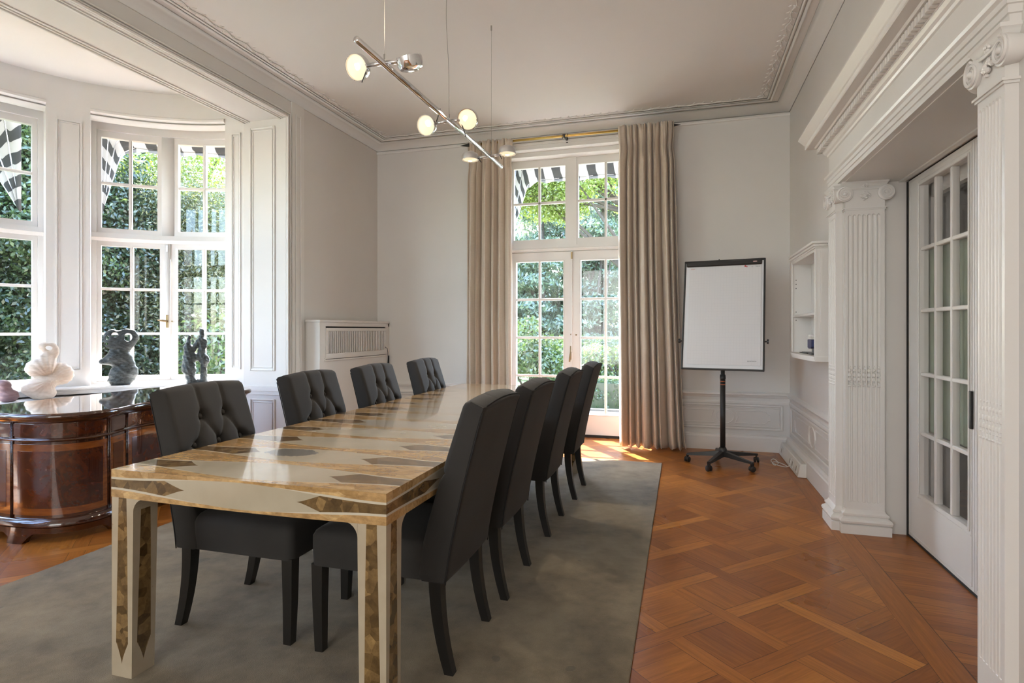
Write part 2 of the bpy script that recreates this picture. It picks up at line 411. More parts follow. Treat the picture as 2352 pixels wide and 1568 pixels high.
# ------------------------------------------------------------------ mesh builder
class MB:
    def __init__(s): s.v = []; s.f = []; s.uv = {}; s.mi = []; s.cur = 0
    def add(s, vs, fs, M4=None, uvs=None):
        b = len(s.v)
        for p in vs:
            p = Vector(p)
            if M4 is not None: p = M4 @ p
            s.v.append(tuple(p))
        for k, f in enumerate(fs):
            if uvs is not None: s.uv[len(s.f)] = uvs[k]
            s.f.append(tuple(b + i for i in f)); s.mi.append(s.cur)
        return s
    def box(s, x0, x1, y0, y1, z0, z1, M4=None, bev=0.0):
        if x0 > x1: x0, x1 = x1, x0
        if y0 > y1: y0, y1 = y1, y0
        if z0 > z1: z0, z1 = z1, z0
        if bev <= 0:
            return s.add([(x0, y0, z0), (x1, y0, z0), (x1, y1, z0), (x0, y1, z0), (x0, y0, z1), (x1, y0, z1), (x1, y1, z1), (x0, y1, z1)],
                         [(0, 3, 2, 1), (4, 5, 6, 7), (0, 1, 5, 4), (1, 2, 6, 5), (2, 3, 7, 6), (3, 0, 4, 7)], M4)
        b = min(bev, (x1 - x0) / 2.01, (y1 - y0) / 2.01, (z1 - z0) / 2.01)
        vs = []; idx = {}
        for i, (X, sx) in enumerate(((x0, 1), (x1, -1))):
            for j, (Y, sy) in enumerate(((y0, 1), (y1, -1))):
                for k, (Z, sz) in enumerate(((z0, 1), (z1, -1))):
                    for a, p in enumerate(((X, Y + sy * b, Z + sz * b), (X + sx * b, Y, Z + sz * b), (X + sx * b, Y + sy * b, Z))):
                        idx[(i, j, k, a)] = len(vs); vs.append(p)
        fs = []
        I = idx
        for i in (0, 1): fs.append([I[(i, 0, 0, 0)], I[(i, 1, 0, 0)], I[(i, 1, 1, 0)], I[(i, 0, 1, 0)]])
        for j in (0, 1): fs.append([I[(0, j, 0, 1)], I[(1, j, 0, 1)], I[(1, j, 1, 1)], I[(0, j, 1, 1)]])
        for k in (0, 1): fs.append([I[(0, 0, k, 2)], I[(1, 0, k, 2)], I[(1, 1, k, 2)], I[(0, 1, k, 2)]])
        for i in (0, 1):
            for j in (0, 1): fs.append([I[(i, j, 0, 0)], I[(i, j, 1, 0)], I[(i, j, 1, 1)], I[(i, j, 0, 1)]])
        for i in (0, 1):
            for k in (0, 1): fs.append([I[(i, 0, k, 0)], I[(i, 1, k, 0)], I[(i, 1, k, 2)], I[(i, 0, k, 2)]])
        for j in (0, 1):
            for k in (0, 1): fs.append([I[(0, j, k, 1)], I[(1, j, k, 1)], I[(1, j, k, 2)], I[(0, j, k, 2)]])
        for i in (0, 1):
            for j in (0, 1):
                for k in (0, 1): fs.append([I[(i, j, k, 0)], I[(i, j, k, 1)], I[(i, j, k, 2)]])
        return s.add(vs, fs, M4)
    def prism(s, poly, z0, z1, M4=None):
        n = len(poly)
        vs = [(x, y, z0) for x, y in poly] + [(x, y, z1) for x, y in poly]
        fs = [tuple(range(n - 1, -1, -1)), tuple(range(n, 2 * n))] + [(i, (i + 1) % n, n + (i + 1) % n, n + i) for i in range(n)]
        return s.add(vs, fs, M4)
    def loops(s, rings, closed_ring=True, cap=True, M4=None):
        n = len(rings[0]); vs = [p for r in rings for p in r]; fs = []
        for k in range(len(rings) - 1):
            for i in range(n if closed_ring else n - 1):
                a = k * n + i; b = k * n + (i + 1) % n
                fs.append((a, b, b + n, a + n))
        if cap and closed_ring:
            fs.append(tuple(range(n - 1, -1, -1))); fs.append(tuple(range((len(rings) - 1) * n, len(rings) * n)))
        return s.add(vs, fs, M4)
    def tube(s, pts, r, seg=10, cap=True, M4=None):
        pts = [Vector(p) for p in pts]; rings = []
        rr = r if isinstance(r, (list, tuple)) else [r] * len(pts)
        prev = None
        for i, p in enumerate(pts):
            d = (pts[min(i + 1, len(pts) - 1)] - pts[max(i - 1, 0)]).normalized()
            if prev is None:
                a = Vector((0, 0, 1)) if abs(d.z) < 0.9 else Vector((1, 0, 0))
                u = d.cross(a).normalized()
            else: u = (prev - d * prev.dot(d)).normalized()
            prev = u; w = d.cross(u)
            rings.append([p + (u * math.cos(2 * PI * k / seg) + w * math.sin(2 * PI * k / seg)) * rr[i] for k in range(seg)])
        return s.loops(rings, True, cap, M4)
    def lathe(s, prof, seg=24, M4=None):
        rings = [[(r * math.cos(2 * PI * k / seg), r * math.sin(2 * PI * k / seg), z) for k in range(seg)] for r, z in prof]
        return s.loops(rings, True, True, M4)
    def sphere(s, c, r, seg=12, rg=8, sc=(1, 1, 1), M4=None):
        rings = []
        for i in range(rg + 1):
            a = -PI / 2 + PI * i / rg; q = max(math.cos(a), 0.02)
            rings.append([(c[0] + r * sc[0] * q * math.cos(2 * PI * k / seg), c[1] + r * sc[1] * q * math.sin(2 * PI * k / seg), c[2] + r * sc[2] * math.sin(a)) for k in range(seg)])
        return s.loops(rings, True, True, M4)
    def grid(s, fn, nu, nv, M4=None, uvfn=None):
        vs = [fn(i / nu, j / nv) for j in range(nv + 1) for i in range(nu + 1)]
        fs = []; uvs = []
        for j in range(nv):
            for i in range(nu):
                a = j * (nu + 1) + i; fs.append((a, a + 1, a + nu + 2, a + nu + 1))
                if uvfn: uvs.append([uvfn(*q) for q in ((i / nu, j / nv), ((i + 1) / nu, j / nv), ((i + 1) / nu, (j + 1) / nv), (i / nu, (j + 1) / nv))])
        return s.add(vs, fs, M4, uvs if uvfn else None)
    def sweep(s, prof, p0, p1, out, M4=None, m0=0.0, m1=0.0):
        """prof: (o, z) pairs, straight moulding p0->p1; o along 'out'; m0/m1: mitre slope of each end"""
        p0 = Vector(p0); p1 = Vector(p1); out = Vector(out); d = (p1 - p0).normalized()
        r0 = [p0 + out * o + Vector((0, 0, z)) + d * (m0 * o) for o, z in prof]
        r1 = [p1 + out * o + Vector((0, 0, z)) + d * (m1 * o) for o, z in prof]
        return s.loops([r0, r1], True, True, M4)
    def cbox(s, c, r0, r1, a0, a1, z0, z1, step=2.5):
        """curved box about centre c; angle measured from -X towards +Y (degrees)"""
        n = max(1, int(abs(a1 - a0) / step + 0.5)); rings = []
        for k in range(n + 1):
            a = math.radians(a0 + (a1 - a0) * k / n); ca, sa = -math.cos(a), math.sin(a)
            rings.append([(c[0] + r * ca, c[1] + r * sa, z) for r, z in ((r0, z0), (r1, z0), (r1, z1), (r0, z1))])
        return s.loops(rings, True, True)
    def cprof(s, c, prof, a0, a1, step=2.5):
        n = max(1, int(abs(a1 - a0) / step + 0.5)); rings = []
        for k in range(n + 1):
            a = math.radians(a0 + (a1 - a0) * k / n); ca, sa = -math.cos(a), math.sin(a)
            rings.append([(c[0] + r * ca, c[1] + r * sa, z) for r, z in prof])
        return s.loops(rings, True, True)
    def obj(s, name, mat, parent=None, smooth=False, loc=None):
        me = bpy.data.meshes.new(name)
        me.from_pydata(s.v, [], s.f)
        if s.uv:
            ul = me.uv_layers.new(name='UVMap')
            for fi, uvs in s.uv.items():
                pl = me.polygons[fi]
                for k, li in enumerate(pl.loop_indices): ul.data[li].uv = uvs[k]
        mats = mat if isinstance(mat, (list, tuple)) else [mat]
        for m in mats: me.materials.append(m)
        if len(mats) > 1:
            for p, mi in zip(me.polygons, s.mi): p.material_index = mi
        import bmesh
        bm = bmesh.new(); bm.from_mesh(me); bmesh.ops.recalc_face_normals(bm, faces=bm.faces); bm.to_mesh(me); bm.free()
        if smooth:
            for p in me.polygons: p.use_smooth = True
        o = bpy.data.objects.new(name, me); COL.objects.link(o)
        if parent is not None: o.parent = parent
        if loc is not None: o.location = loc
        return o

def autosmooth(o, ang=35):
    """mark sharp edges so that smooth shading keeps crisp corners"""
    import bmesh
    me = o.data; bm = bmesh.new(); bm.from_mesh(me)
    bmesh.ops.remove_doubles(bm, verts=bm.verts, dist=1e-5)
    for e in bm.edges:
        e.smooth = not (len(e.link_faces) == 2 and e.calc_face_angle(0) > math.radians(ang))
    for f in bm.faces: f.smooth = True
    bm.to_mesh(me); bm.free(); return o

def thing(name, label, cat, loc=(0, 0, 0), rz=0.0, group=None):
    o = bpy.data.objects.new(name, None); COL.objects.link(o); o.empty_display_size = 0.1
    o.location = loc; o.rotation_euler = (0, 0, rz); o['label'] = label; o['category'] = cat
    if group: o['group'] = group
    return o
def tag(o, label, cat, group=None, kind=None):
    o['label'] = label; o['category'] = cat
    if group: o['group'] = group
    if kind: o['kind'] = kind
    return o
def sempty(name):
    o = bpy.data.objects.new(name, None); COL.objects.link(o); o.empty_display_size = 0.1; o['kind'] = 'structure'; return o
def struct(mb, name, mat, smooth=False):
    o = mb.obj(name, mat, None, smooth); o['kind'] = 'structure'
    if smooth: autosmooth(o)
    return o
def copy_tree(o, parent=None):
    c = o.copy(); COL.objects.link(c)
    if parent is not None: c.parent = parent
    for ch in [k for k in bpy.data.objects if k.parent == o and k != c]: copy_tree(ch, c)
    return c
T = Matrix.Translation
def Rz(a): return Matrix.Rotation(a, 4, 'Z')
def Ry(a): return Matrix.Rotation(a, 4, 'Y')
def Rx(a): return Matrix.Rotation(a, 4, 'X')

# ------------------------------------------------------------------ room dimensions
XL, XR, YB, ZC, YF = -3.65, 1.05, 6.42, 3.54, -4.5
BC, RI, RG, RO = (-4.05, 3.0), 1.72, 1.94, 2.06       # bay centre, inner, glass and outer radius
OPY0, OPY1 = 1.31, 4.69                                # opening to the bay
ZBEAM = 3.29; ZBAY = 3.58
XJ = -4.14

# floor
mb = MB(); mb.box(-6.2, 2.4, YF - 0.2, YB + 0.36, -0.12, 0.0)
struct(mb, 'floor', M['floor'])
# ceiling
mb = MB(); mb.box(XL - 0.49, 1.3, YF, YB + 0.3, ZC, ZC + 0.1)
struct(mb, 'ceiling', M['ceil'])
mb = MB()
mb.cprof(BC, [(0.0, ZBAY), (RO, ZBAY), (RO, ZBAY + 0.1), (0.0, ZBAY + 0.1)], -95, 95, 5)
mb.box(XJ - 0.02, BC[0], OPY0, OPY1, ZBAY, ZBAY + 0.1)
struct(mb, 'ceiling_bay', M['ceil'])

# left wall with the beam over the opening
mb = MB()
mb.box(XJ, XL, OPY1, YB + 0.3, 0, ZC)
mb.box(XJ, XL, YF, OPY0, 0, ZC)
mb.box(XJ, XL, OPY0, OPY1, ZBEAM, ZBAY + 0.1)
struct(mb, 'wall_left', M['wall'])
# back wall around the french window
DX0, DX1, DZ = -2.02, -0.46, 3.32
mb = MB()
mb.box(XL, DX0, YB, YB + 0.4, 0, ZC); mb.box(DX1, 1.3, YB, YB + 0.4, 0, ZC); mb.box(DX0, DX1, YB, YB + 0.4, DZ, ZC)
struct(mb, 'wall_back', M['wall'])
# right wall: wall, pier projections, reveal of the wide doorway
PX = 0.96
OY0, OY1 = 2.24, 4.05
mb = MB()
mb.box(XR, XR + 0.5, OY1, YB, 0, ZC); mb.box(XR, XR + 0.5, YF, OY0, 0, ZC)
mb.box(XR, XR + 0.5, OY0, OY1, 2.165, ZC)
mb.box(PX, XR, OY1, 4.26, 0, 2.30); mb.box(PX, XR, OY0 - 0.20, OY0, 0, 2.30); mb.box(PX, XR, OY0, OY1, 2.165, 2.30)
struct(mb, 'wall_right', M['wall'])
# room beyond the glazed doors
mb = MB()
mb.box(2.9, 3.0, 1.0, 5.4, 0, 2.8); mb.box(1.55, 3.0, 5.3, 5.4, 0, 2.8); mb.box(1.55, 3.0, 1.0, 1.1, 0, 2.8); mb.box(1.5, 3.0, 1.0, 5.4, 2.8, 2.9)
struct(mb, 'wall_next_room', simple('next_room_paint', (0.30, 0.31, 0.24), 0.8))
mb = MB(); mb.box(2.4, 3.0, 1.0, 5.4, -0.12, 0.0); struct(mb, 'floor_next_room', M['floor'])
# wall behind the camera
mb = MB()
mb.box(XL, XR + 0.2, YF - 0.05, YF, 0, ZC)
struct(mb, 'wall_front', M['wall'])
mb = MB()
wx0, wx1 = -3.58, 0.08  # invented glazing frame around the added fill light, out of view
for a, b in ((wx0, wx0 + 0.08), (wx1 - 0.08, wx1)): mb.box(a, b, YF, -4.34, 0.35, 3.15)
for a, b in ((0.35, 0.43), (2.25, 2.30), (3.07, 3.15)): mb.box(wx0 + 0.08, wx1 - 0.08, YF, -4.34, a, b)
for k in range(1, 6):
    xx = wx0 + (wx1 - wx0) * k / 6; mb.box(xx - 0.02, xx + 0.02, -4.38, -4.35, 0.43, 2.25); mb.box(xx - 0.02, xx + 0.02, -4.38, -4.35, 2.30, 3.07)
struct(mb, 'fill_light_frame', M['paint'])
mb = MB(); mb.tube([(0.372, YB, 1.985), (0.372, YB - 0.012, 1.985)], 0.006, 8); tag(mb.obj('nail', M['blackmetal']), 'small dark nail in the back wall above the flip chart', 'nail')

# ------------------------------------------------------------------ bay: wall, piers, frieze, sill, windows
mb = MB()
mb.cbox(BC, RI, RO, -90, 90, 3.30, ZBAY)                      # frieze
for s_ in (1, -1):
    mb.cbox(BC, RI, RO, s_ * 28.7, s_ * 39.7, 0.0, 3.32)      # piers
    mb.cbox(BC, RI, RO, s_ * 79.4, s_ * 90, 0.0, 3.32)
mb.cbox(BC, RI + 0.08, RO, -80, 80, 0.0, 0.66)
struct(mb, 'wall_bay', M['paint'], True)

def cframe(mb, a0, a1, z0, z1, ra, wd=0.012, dp=0.012):
    """raised picture-frame moulding on the curved wall"""
    da = math.degrees(wd / ra)
    mb.cbox(BC, ra - dp, ra, a0, a0 + da, z0, z1); mb.cbox(BC, ra - dp, ra, a1 - da, a1, z0, z1)
    mb.cbox(BC, ra - dp, ra, a0, a1, z0, z0 + wd); mb.cbox(BC, ra - dp, ra, a0, a1, z1 - wd, z1)
mb = MB()
for s_ in (1, -1):
    for (a, b) in ((31.0, 37.6), (81.6, 85.2)):
        lo, hi = (s_ * a, s_ * b) if s_ > 0 else (s_ * b, s_ * a)
        cframe(mb, lo, hi, 0.86, 3.20, RI, 0.016, 0.012)
        cframe(mb, lo + 0.7, hi - 0.7, 0.885, 3.175, RI, 0.008, 0.008)
        cframe(mb, lo, hi, 0.16, 0.56, RI, 0.016, 0.012)
    # head moulding over windows
for (a, b) in ((-28.7, 28.7), (39.7, 79.4), (-79.4, -39.7)):
    mb.cprof(BC, [(RI, 3.30), (RI - 0.025, 3.315), (RI - 0.025, 3.335), (RI - 0.01, 3.345), (RI, 3.35)], a, b)
    mb.cprof(BC, [(RI + 0.02, 3.30), (RI, 3.285), (RI + 0.02, 3.262), (RI + 0.06, 3.25), (RI + 0.06, 3.30)], a, b)
struct(mb, 'trim_bay', M['paint'], True)

mb = MB()
mb.cprof(BC, [(RI - 0.16, 0.700), (RI - 0.17, 0.712), (RI - 0.16, 0.722), (RG + 0.02, 0.722), (RG + 0.02, 0.66), (RI - 0.13, 0.66), (RI - 0.13, 0.69)], -80, 80)
struct(mb, 'window_sill_bay', M['paint'], True)
# radiator casing running round under the sill
mb = MB()
mb.cbox(BC, 1.30, RI + 0.08, -72, 72, 0.62, 0.645)
mb.cbox(BC, 1.33, 1.35, -72, 72, 0.0, 0.62)
for k in range(-7, 8): cframe(mb, k * 9.6 - 4.2, k * 9.6 + 4.2, 0.12, 0.54, 1.33, 0.016, 0.01)
o = struct(mb, 'trim_bay_casing', M['paint'], True)

def bay_window(name, a0, a1, mullions, gbars, flip_handle=None):
    """a0,a1 opening; mullions: list of (angle, half width deg); panes between; gbars: muntin angles"""
    root = sempty(name)
    f = MB()
    fr = 1.25
    for a, b in ((a0, a0 + fr), (a1 - fr, a1)): f.cbox(BC, RG - 0.075, RG + 0.05, a, b, 0.70, 3.30)
    f.cbox(BC, RG - 0.075, RG + 0.05, a0, a1, 3.20, 3.31)
    f.cprof(BC, [(RG - 0.085, 2.135), (RG - 0.095, 2.15), (RG - 0.085, 2.165), (RG - 0.075, 2.20), (RG + 0.05, 2.20), (RG + 0.05, 2.12), (RG - 0.075, 2.12)], a0, a1)
    f.cprof(BC, [(RG - 0.085, 0.70), (RG - 0.085, 0.73), (RG - 0.06, 0.745), (RG + 0.05, 0.745), (RG + 0.05, 0.70)], a0, a1)
    o = f.obj('window_frame', M['paint'], root, True); autosmooth(o)
    edges = []
    cur = a0 + fr
    for (mc, mh) in mullions + [(a1 - fr, 0)]:
        edges.append((cur, mc - mh)); cur = mc + mh
    mu = MB()
    for (mc, mh) in mullions: mu.cbox(BC, RG - 0.055, RG + 0.04, mc - mh, mc + mh, 2.19, 3.21)
    if mullions:
        mu.obj('mullion', M['paint'], root, True)
    low_edges = []; cur = a0 + fr
    for (mc, mh) in mullions + [(a1 - fr, 0)]:
        low_edges.append((cur, mc)); cur = mc
    for (e0, e1, z0, z1, bars) in [(a, b, 2.195, 3.205, (2.694,)) for a, b in edges] + [(a, b, 0.745, 2.12, (1.21, 1.654)) for a, b in low_edges]:
        if True:
            sb = MB(); sL = 1.15 if z0 > 1 else (1.1 if e0 == a0 + fr else 2.2); sR = 1.15 if z0 > 1 else (1.1 if e1 == a1 - fr else 2.2)
            gz0, gz1 = (2.25, 3.14) if z0 > 1 else (0.79, 2.075)
            x0, x1 = e0 + 0.03, e1 - 0.03
            sb.cbox(BC, RG - 0.05, RG + 0.01, x0, x0 + sL, z0, z1); sb.cbox(BC, RG - 0.05, RG + 0.01, x1 - sR, x1, z0, z1)
            sb.cbox(BC, RG - 0.05, RG + 0.01, x0, x1, z0, gz0); sb.cbox(BC, RG - 0.05, RG + 0.01, x0, x1, gz1, z1)
            mid = (x0 + sL + x1 - sR) / 2
            sb.cbox(BC, RG - 0.035, RG + 0.008, mid - 0.42, mid + 0.42, gz0, gz1)
            sb.cbox(BC, RG - 0.045, RG - 0.03, mid - 0.16, mid + 0.16, gz0, gz1)
            for bz in bars:
                sb.cbox(BC, RG - 0.035, RG + 0.008, x0 + sL, x1 - sR, bz - 0.013, bz + 0.013)
                sb.cbox(BC, RG - 0.045, RG - 0.03, x0 + sL, x1 - sR, bz - 0.005, bz + 0.005)
            so = sb.obj('sash', M['paint'], root, True); autosmooth(so)
            g = MB()
            n = 8
            g.grid(lambda u, v: (BC[0] - (RG - 0.012) * math.cos(math.radians(x0 + sL + (x1 - x0 - sL - sR) * u)), BC[1] + (RG - 0.012) * math.sin(math.radians(x0 + sL + (x1 - x0 - sL - sR) * u)), gz0 + (gz1 - gz0) * v), n, 1)
            g.obj('glass_pane', M['glass'], so)
    # espagnolette on the meeting stile of the lower sashes
    for (mc, mh) in mullions[:1]:
        q = MB(); q.cbox(BC, RG - 0.066, RG - 0.045, mc - 0.75, mc + 0.75, 0.745, 2.12)
        q.obj('meeting_stile', M['paint'], root, True)
        h = MB(); a = math.radians(mc); n = Vector((math.cos(a), -math.sin(a), 0)); tdir = Vector((math.sin(a), math.cos(a), 0))
        base = Vector((BC[0], BC[1], 0)) - n * (RG - 0.07)
        mm = Matrix(((tdir.x, n.x, 0, base.x), (tdir.y, n.y, 0, base.y), (0, 0, 1, 0), (0, 0, 0, 1)))
        h.box(-0.012, 0.012, 0.0, 0.008, 1.27, 1.40, mm, 0.002)
        h.tube([(0, 0.008, 1.34), (0, 0.04, 1.34)], 0.006, 8, True, mm)
        h.tube([(0.005, 0.04, 1.335), (-0.03, 0.045, 1.342), (-0.075, 0.043, 1.345)], [0.009, 0.010, 0.005], 8, True, mm)
        h.tube([(0.045, 0.0, 1.335), (0.045, 0.01, 1.335)], 0.008, 8, True, mm)
        hh = h.obj('window_handle', M['oldbrass'], root, True); autosmooth(hh)
        l = MB(); l.box(-0.007, 0.007, 0, 0.012, 2.04, 2.10, mm); l.box(-0.012, 0.012, 0, 0.008, 1.11, 1.14, mm)
        l.box(-0.007, 0.007, 0, 0.010, 0.78, 0.82, mm)
        l.obj('window_bolt', M['satin'], root)
    return root
bay_window('window_1', 39.7, 79.4, [(59.3, 1.7)], None)
bay_window('window_2', -28.7, 28.7, [(9.3, 1.7), (-9.3, 1.7)], None)
bay_window('window_3', -79.4, -39.7, [(-59.3, 1.7)], None)

# ------------------------------------------------------------------ opening to the bay: jamb panels, architrave, beam trims
def rectframe(mb, axis, c, u0, u1, z0, z1, wd, dp, sgn):
    """raised frame on a plane: axis 'x' plane x=c spanning y u0..u1; axis 'y' plane y=c spanning x"""
    for (a, b, e, f) in ((u0, u0 + wd, z0, z1), (u1 - wd, u1, z0, z1), (u0 + wd, u1 - wd, z0, z0 + wd), (u0 + wd, u1 - wd, z1 - wd, z1)):
        if axis == 'x': mb.box(c, c + sgn * dp, a, b, e, f, None, min(wd, dp) * 0.4)
        else: mb.box(a, b, c, c + sgn * dp, e, f, None, min(wd, dp) * 0.4)
mb = MB()
for (yy, sg) in ((OPY1, -1), (OPY0, 1)):
    for (z0, z1) in ((0.85, 3.22), (0.16, 0.58)):
        rectframe(mb, 'y', yy, -4.065, -3.77, z0, z1, 0.018, 0.014, sg)
        rectframe(mb, 'y', yy, -4.035, -3.80, z0 + 0.03, z1 - 0.03, 0.009, 0.008, sg)
    # dado rail and skirting on the reveal
    mb.box(XJ, XL, yy, yy + sg * 0.02, 0.655, 0.70); mb.box(XJ, XL, yy, yy + sg * 0.012, 0.62, 0.655)
    mb.box(XJ, XL, yy, yy + sg * 0.018, 0.0, 0.12)
# architrave beads round the opening on the room face
for k, (o0, w0, d0) in enumerate(((0.0, 0.016, 0.024), (0.024, 0.012, 0.016), (0.042, 0.014, 0.022))):
    mb.box(XL, XL + d0, OPY1 + o0, OPY1 + o0 + w0, 0, ZBEAM + o0 + w0, None, 0.004)
    mb.box(XL, XL + d0, OPY0 - o0 - w0, OPY0 - o0, 0, ZBEAM + o0 + w0, None, 0.004)
    mb.box(XL, XL + d0, OPY0 - o0, OPY1 + o0, ZBEAM + o0, ZBEAM + o0 + w0, None, 0.004)
# flat pilaster strips beside the opening
for y0, y1 in ((OPY1 + 0.075, 4.95), (0.90, OPY0 - 0.075)):
    mb.box(XL, XL + 0.012, y0, y1, 0, ZC - 0.06)
    rectframe(mb, 'x', XL + 0.012, y0 + 0.05, y1 - 0.05, 0.8, 3.36, 0.014, 0.010, 1)
# rails on the soffit of the beam
for (xa, xb, zz) in ((XJ + 0.0, XJ + 0.02, 0.020), (XJ + 0.03, XJ + 0.045, 0.014), (XJ + 0.055, XJ + 0.075, 0.010), (XL - 0.075, XL - 0.055, 0.012), (XL - 0.045, XL - 0.03, 0.008)):
    mb.box(xa, xb, OPY0, OPY1, ZBEAM - zz, ZBEAM, None, 0.003)
mb.box(XJ - 0.03, XJ, OPY0, OPY1, ZBEAM + 0.0, ZBEAM + 0.06, None, 0.008)
struct(mb, 'trim_opening', M['paint'])

# ------------------------------------------------------------------ cornice, picture rail, ceiling ornament
mb = MB()
def cornice_run(p0, p1, out, m0, m1):
    mb.sweep([(0, -0.075), (0.012, -0.070), (0.020, -0.055), (0.05, -0.030), (0.09, -0.014), (0.13, -0.008), (0.13, 0), (0, 0)], p0, p1, out, None, m0, m1)
    mb.sweep([(0.19, 0), (0.19, -0.012), (0.20, -0.018), (0.212, -0.012), (0.215, 0)], p0, p1, out, None, m0, m1)
    mb.sweep([(0.225, 0), (0.228, -0.010), (0.24, -0.010), (0.245, 0)], p0, p1, out, None, m0, m1)
cornice_run((XL, YF + 0.05, ZC), (XL, YB, ZC), (1, 0, 0), 1, -1)
cornice_run((XL, YB, ZC), (XR, YB, ZC), (0, -1, 0), 1, -1)
cornice_run((XR, YF + 0.05, ZC), (XR, YB, ZC), (-1, 0, 0), 1, -1)
struct(mb, 'trim_1', M['paint'], True)
mb = MB()
# leafy rope following the cornice
def rope(p0, p1, side):
    p0 = Vector(p0); p1 = Vector(p1); L = (p1 - p0).length; d = (p1 - p0).normalized(); side = Vector(side)
    pts = []; n = int(L / 0.03)
    for k in range(n + 1):
        pts.append(p0 + d * (L * k / n) + side * (0.012 * math.sin(k * 0.9)) + Vector((0, 0, -0.006)))
    mb.tube(pts, 0.006, 5)
    n = int(L / 0.085)
    for k in range(n):
        c = p0 + d * (L * (k + 0.5) / n)
        for sg in (-1, 1):
            cc = c + side * (sg * 0.018) + d * (0.012 * sg)
            e = cc + side * (sg * 0.022) + d * 0.022
            mb.tube([cc, (cc + e) / 2 + Vector((0, 0, -0.003)), e], [0.003, 0.006, 0.002], 5)
        mb.sphere(c + Vector((0, 0, -0.005)), 0.007, 6, 4)
o_ = 0.29
rope((XL + o_, YF + 0.3, ZC), (XL + o_, YB - o_, ZC), (1, 0, 0))
rope((XL + o_, YB - o_, ZC), (XR - o_, YB - o_, ZC), (0, 1, 0))
rope((XR - o_, YF + 0.3, ZC), (XR - o_, YB - o_, ZC), (1, 0, 0))
struct(mb, 'trim_2', M['paint'], True)
mb = MB()
for a, b in ((XL + 0.0, -2.42), (-0.10, XR)):
    mb.sweep([(0, 0), (0.014, 0.004), (0.020, 0.018), (0.012, 0.034), (0, 0.036)], (a, YB, 3.425), (b, YB, 3.425), (0, -1, 0))
struct(mb, 'trim_3', M['paint'], True)

# ------------------------------------------------------------------ dado panelling
def dado(mb, axis, c, sgn, u0, u1):
    out = (0, sgn, 0) if axis == 'y' else (sgn, 0, 0)
    P = (lambda u, z: (u, c, z)) if axis == 'y' else (lambda u, z: (c, u, z))
    rail = [(0, 0.0), (0.012, 0.004), (0.016, 0.012), (0.024, 0.024), (0.034, 0.034), (0.034, 0.046), (0.022, 0.052), (0.010, 0.060), (0, 0.064)]
    mb.sweep(rail, P(u0, 0.545), P(u1, 0.545), out)
    mb.sweep([(0, 0), (0.012, 0), (0.012, 0.02), (0.006, 0.03), (0, 0.03)], P(u0, 0.485), P(u1, 0.485), out)
def skirting(mb, axis, c, sgn, u0, u1, dp=0.045, h=0.165):
    out = (0, sgn, 0) if axis == 'y' else (sgn, 0, 0)
    P = (lambda u, z: (u, c, z)) if axis == 'y' else (lambda u, z: (c, u, z))
    mb.sweep([(0, 0), (dp, 0), (dp, h - 0.03), (dp - 0.008, h - 0.022), (dp - 0.012, h - 0.008), (dp - 0.03, h), (0, h)], P(u0, 0), P(u1, 0), out)
def cartouche(mb, axis, c, sgn, u0, u1, z0, z1):
    """thin raised line panel with rounded bulge in the middle"""
    pts = []
    zc = (z0 + z1) / 2; hz = (z1 - z0) / 2; r = hz
    m = (u0 + u1) / 2
    def line(ps):
        q = [(p[0], c + sgn * 0.003, p[1]) if axis == 'y' else (c + sgn * 0.003, p[0], p[1]) for p in ps]
        mb.tube(q, 0.0045, 6)
    line([(m + r * 1.2 * math.cos(a) * (1 if abs(math.cos(a)) > 0 else 1), zc + hz * math.sin(a)) for a in [2 * PI * k / 20 for k in range(21)]])
    for s_, e_ in ((-1, u0), (1, u1)):
        a = m + s_ * r * 1.35
        line([(a, z1 - 0.01), (e_ - s_ * 0.05, z1 - 0.01), (e_ - s_ * 0.03, z1 - 0.04), (e_, z1 - 0.05), (e_, z0 + 0.05), (e_ - s_ * 0.03, z0 + 0.04), (e_ - s_ * 0.05, z0 + 0.01), (a, z0 + 0.01), (a + s_ * 0.03, zc), (a, z1 - 0.01)])
mb = MB()
dado(mb, 'y', YB, -1, XL, -2.1); dado(mb, 'y', YB, -1, DX1 + 0.10, XR)
rectframe(mb, 'y', YB, -0.25, 0.985, 0.215, 0.475, 0.02, 0.014, -1)
rectframe(mb, 'y', YB, -0.22, 0.955, 0.245, 0.445, 0.008, 0.008, -1)
cartouche(mb, 'y', YB, -1, -0.02, 0.87, 0.27, 0.42)
rectframe(mb, 'y', YB, -3.35, -2.25, 0.215, 0.475, 0.02, 0.014, -1)
struct(mb, 'trim_4', M['paint'])
mb = MB()
dado(mb, 'x', XR, -1, 4.26, YB)
rectframe(mb, 'x', XR, 4.42, 6.30, 0.215, 0.475, 0.02, 0.014, -1)
cartouche(mb, 'x', XR, -1, 4.60, 6.12, 0.26, 0.43)
struct(mb, 'trim_5', M['paint'])
mb = MB(); dado(mb, 'x', XL, 1, 4.95, YB)
struct(mb, 'trim_6', M['paint'])
mb = MB(); skirting(mb, 'y', YB, -1, XL, DX0 - 0.06); skirting(mb, 'y', YB, -1, DX1 + 0.06, XR); struct(mb, 'baseboard_back', M['paint'])
mb = MB(); skirting(mb, 'x', XR, -1, 4.26, YB - 0.045); skirting(mb, 'x', XR, -1, YF + 0.05, 1.95); struct(mb, 'baseboard_right', M['paint'])
mb = MB(); skirting(mb, 'x', XL, 1, OPY1 + 0.07, 5.0); skirting(mb, 'x', XL, 1, YF + 0.05, OPY0 - 0.07); struct(mb, 'baseboard_left', M['paint'])

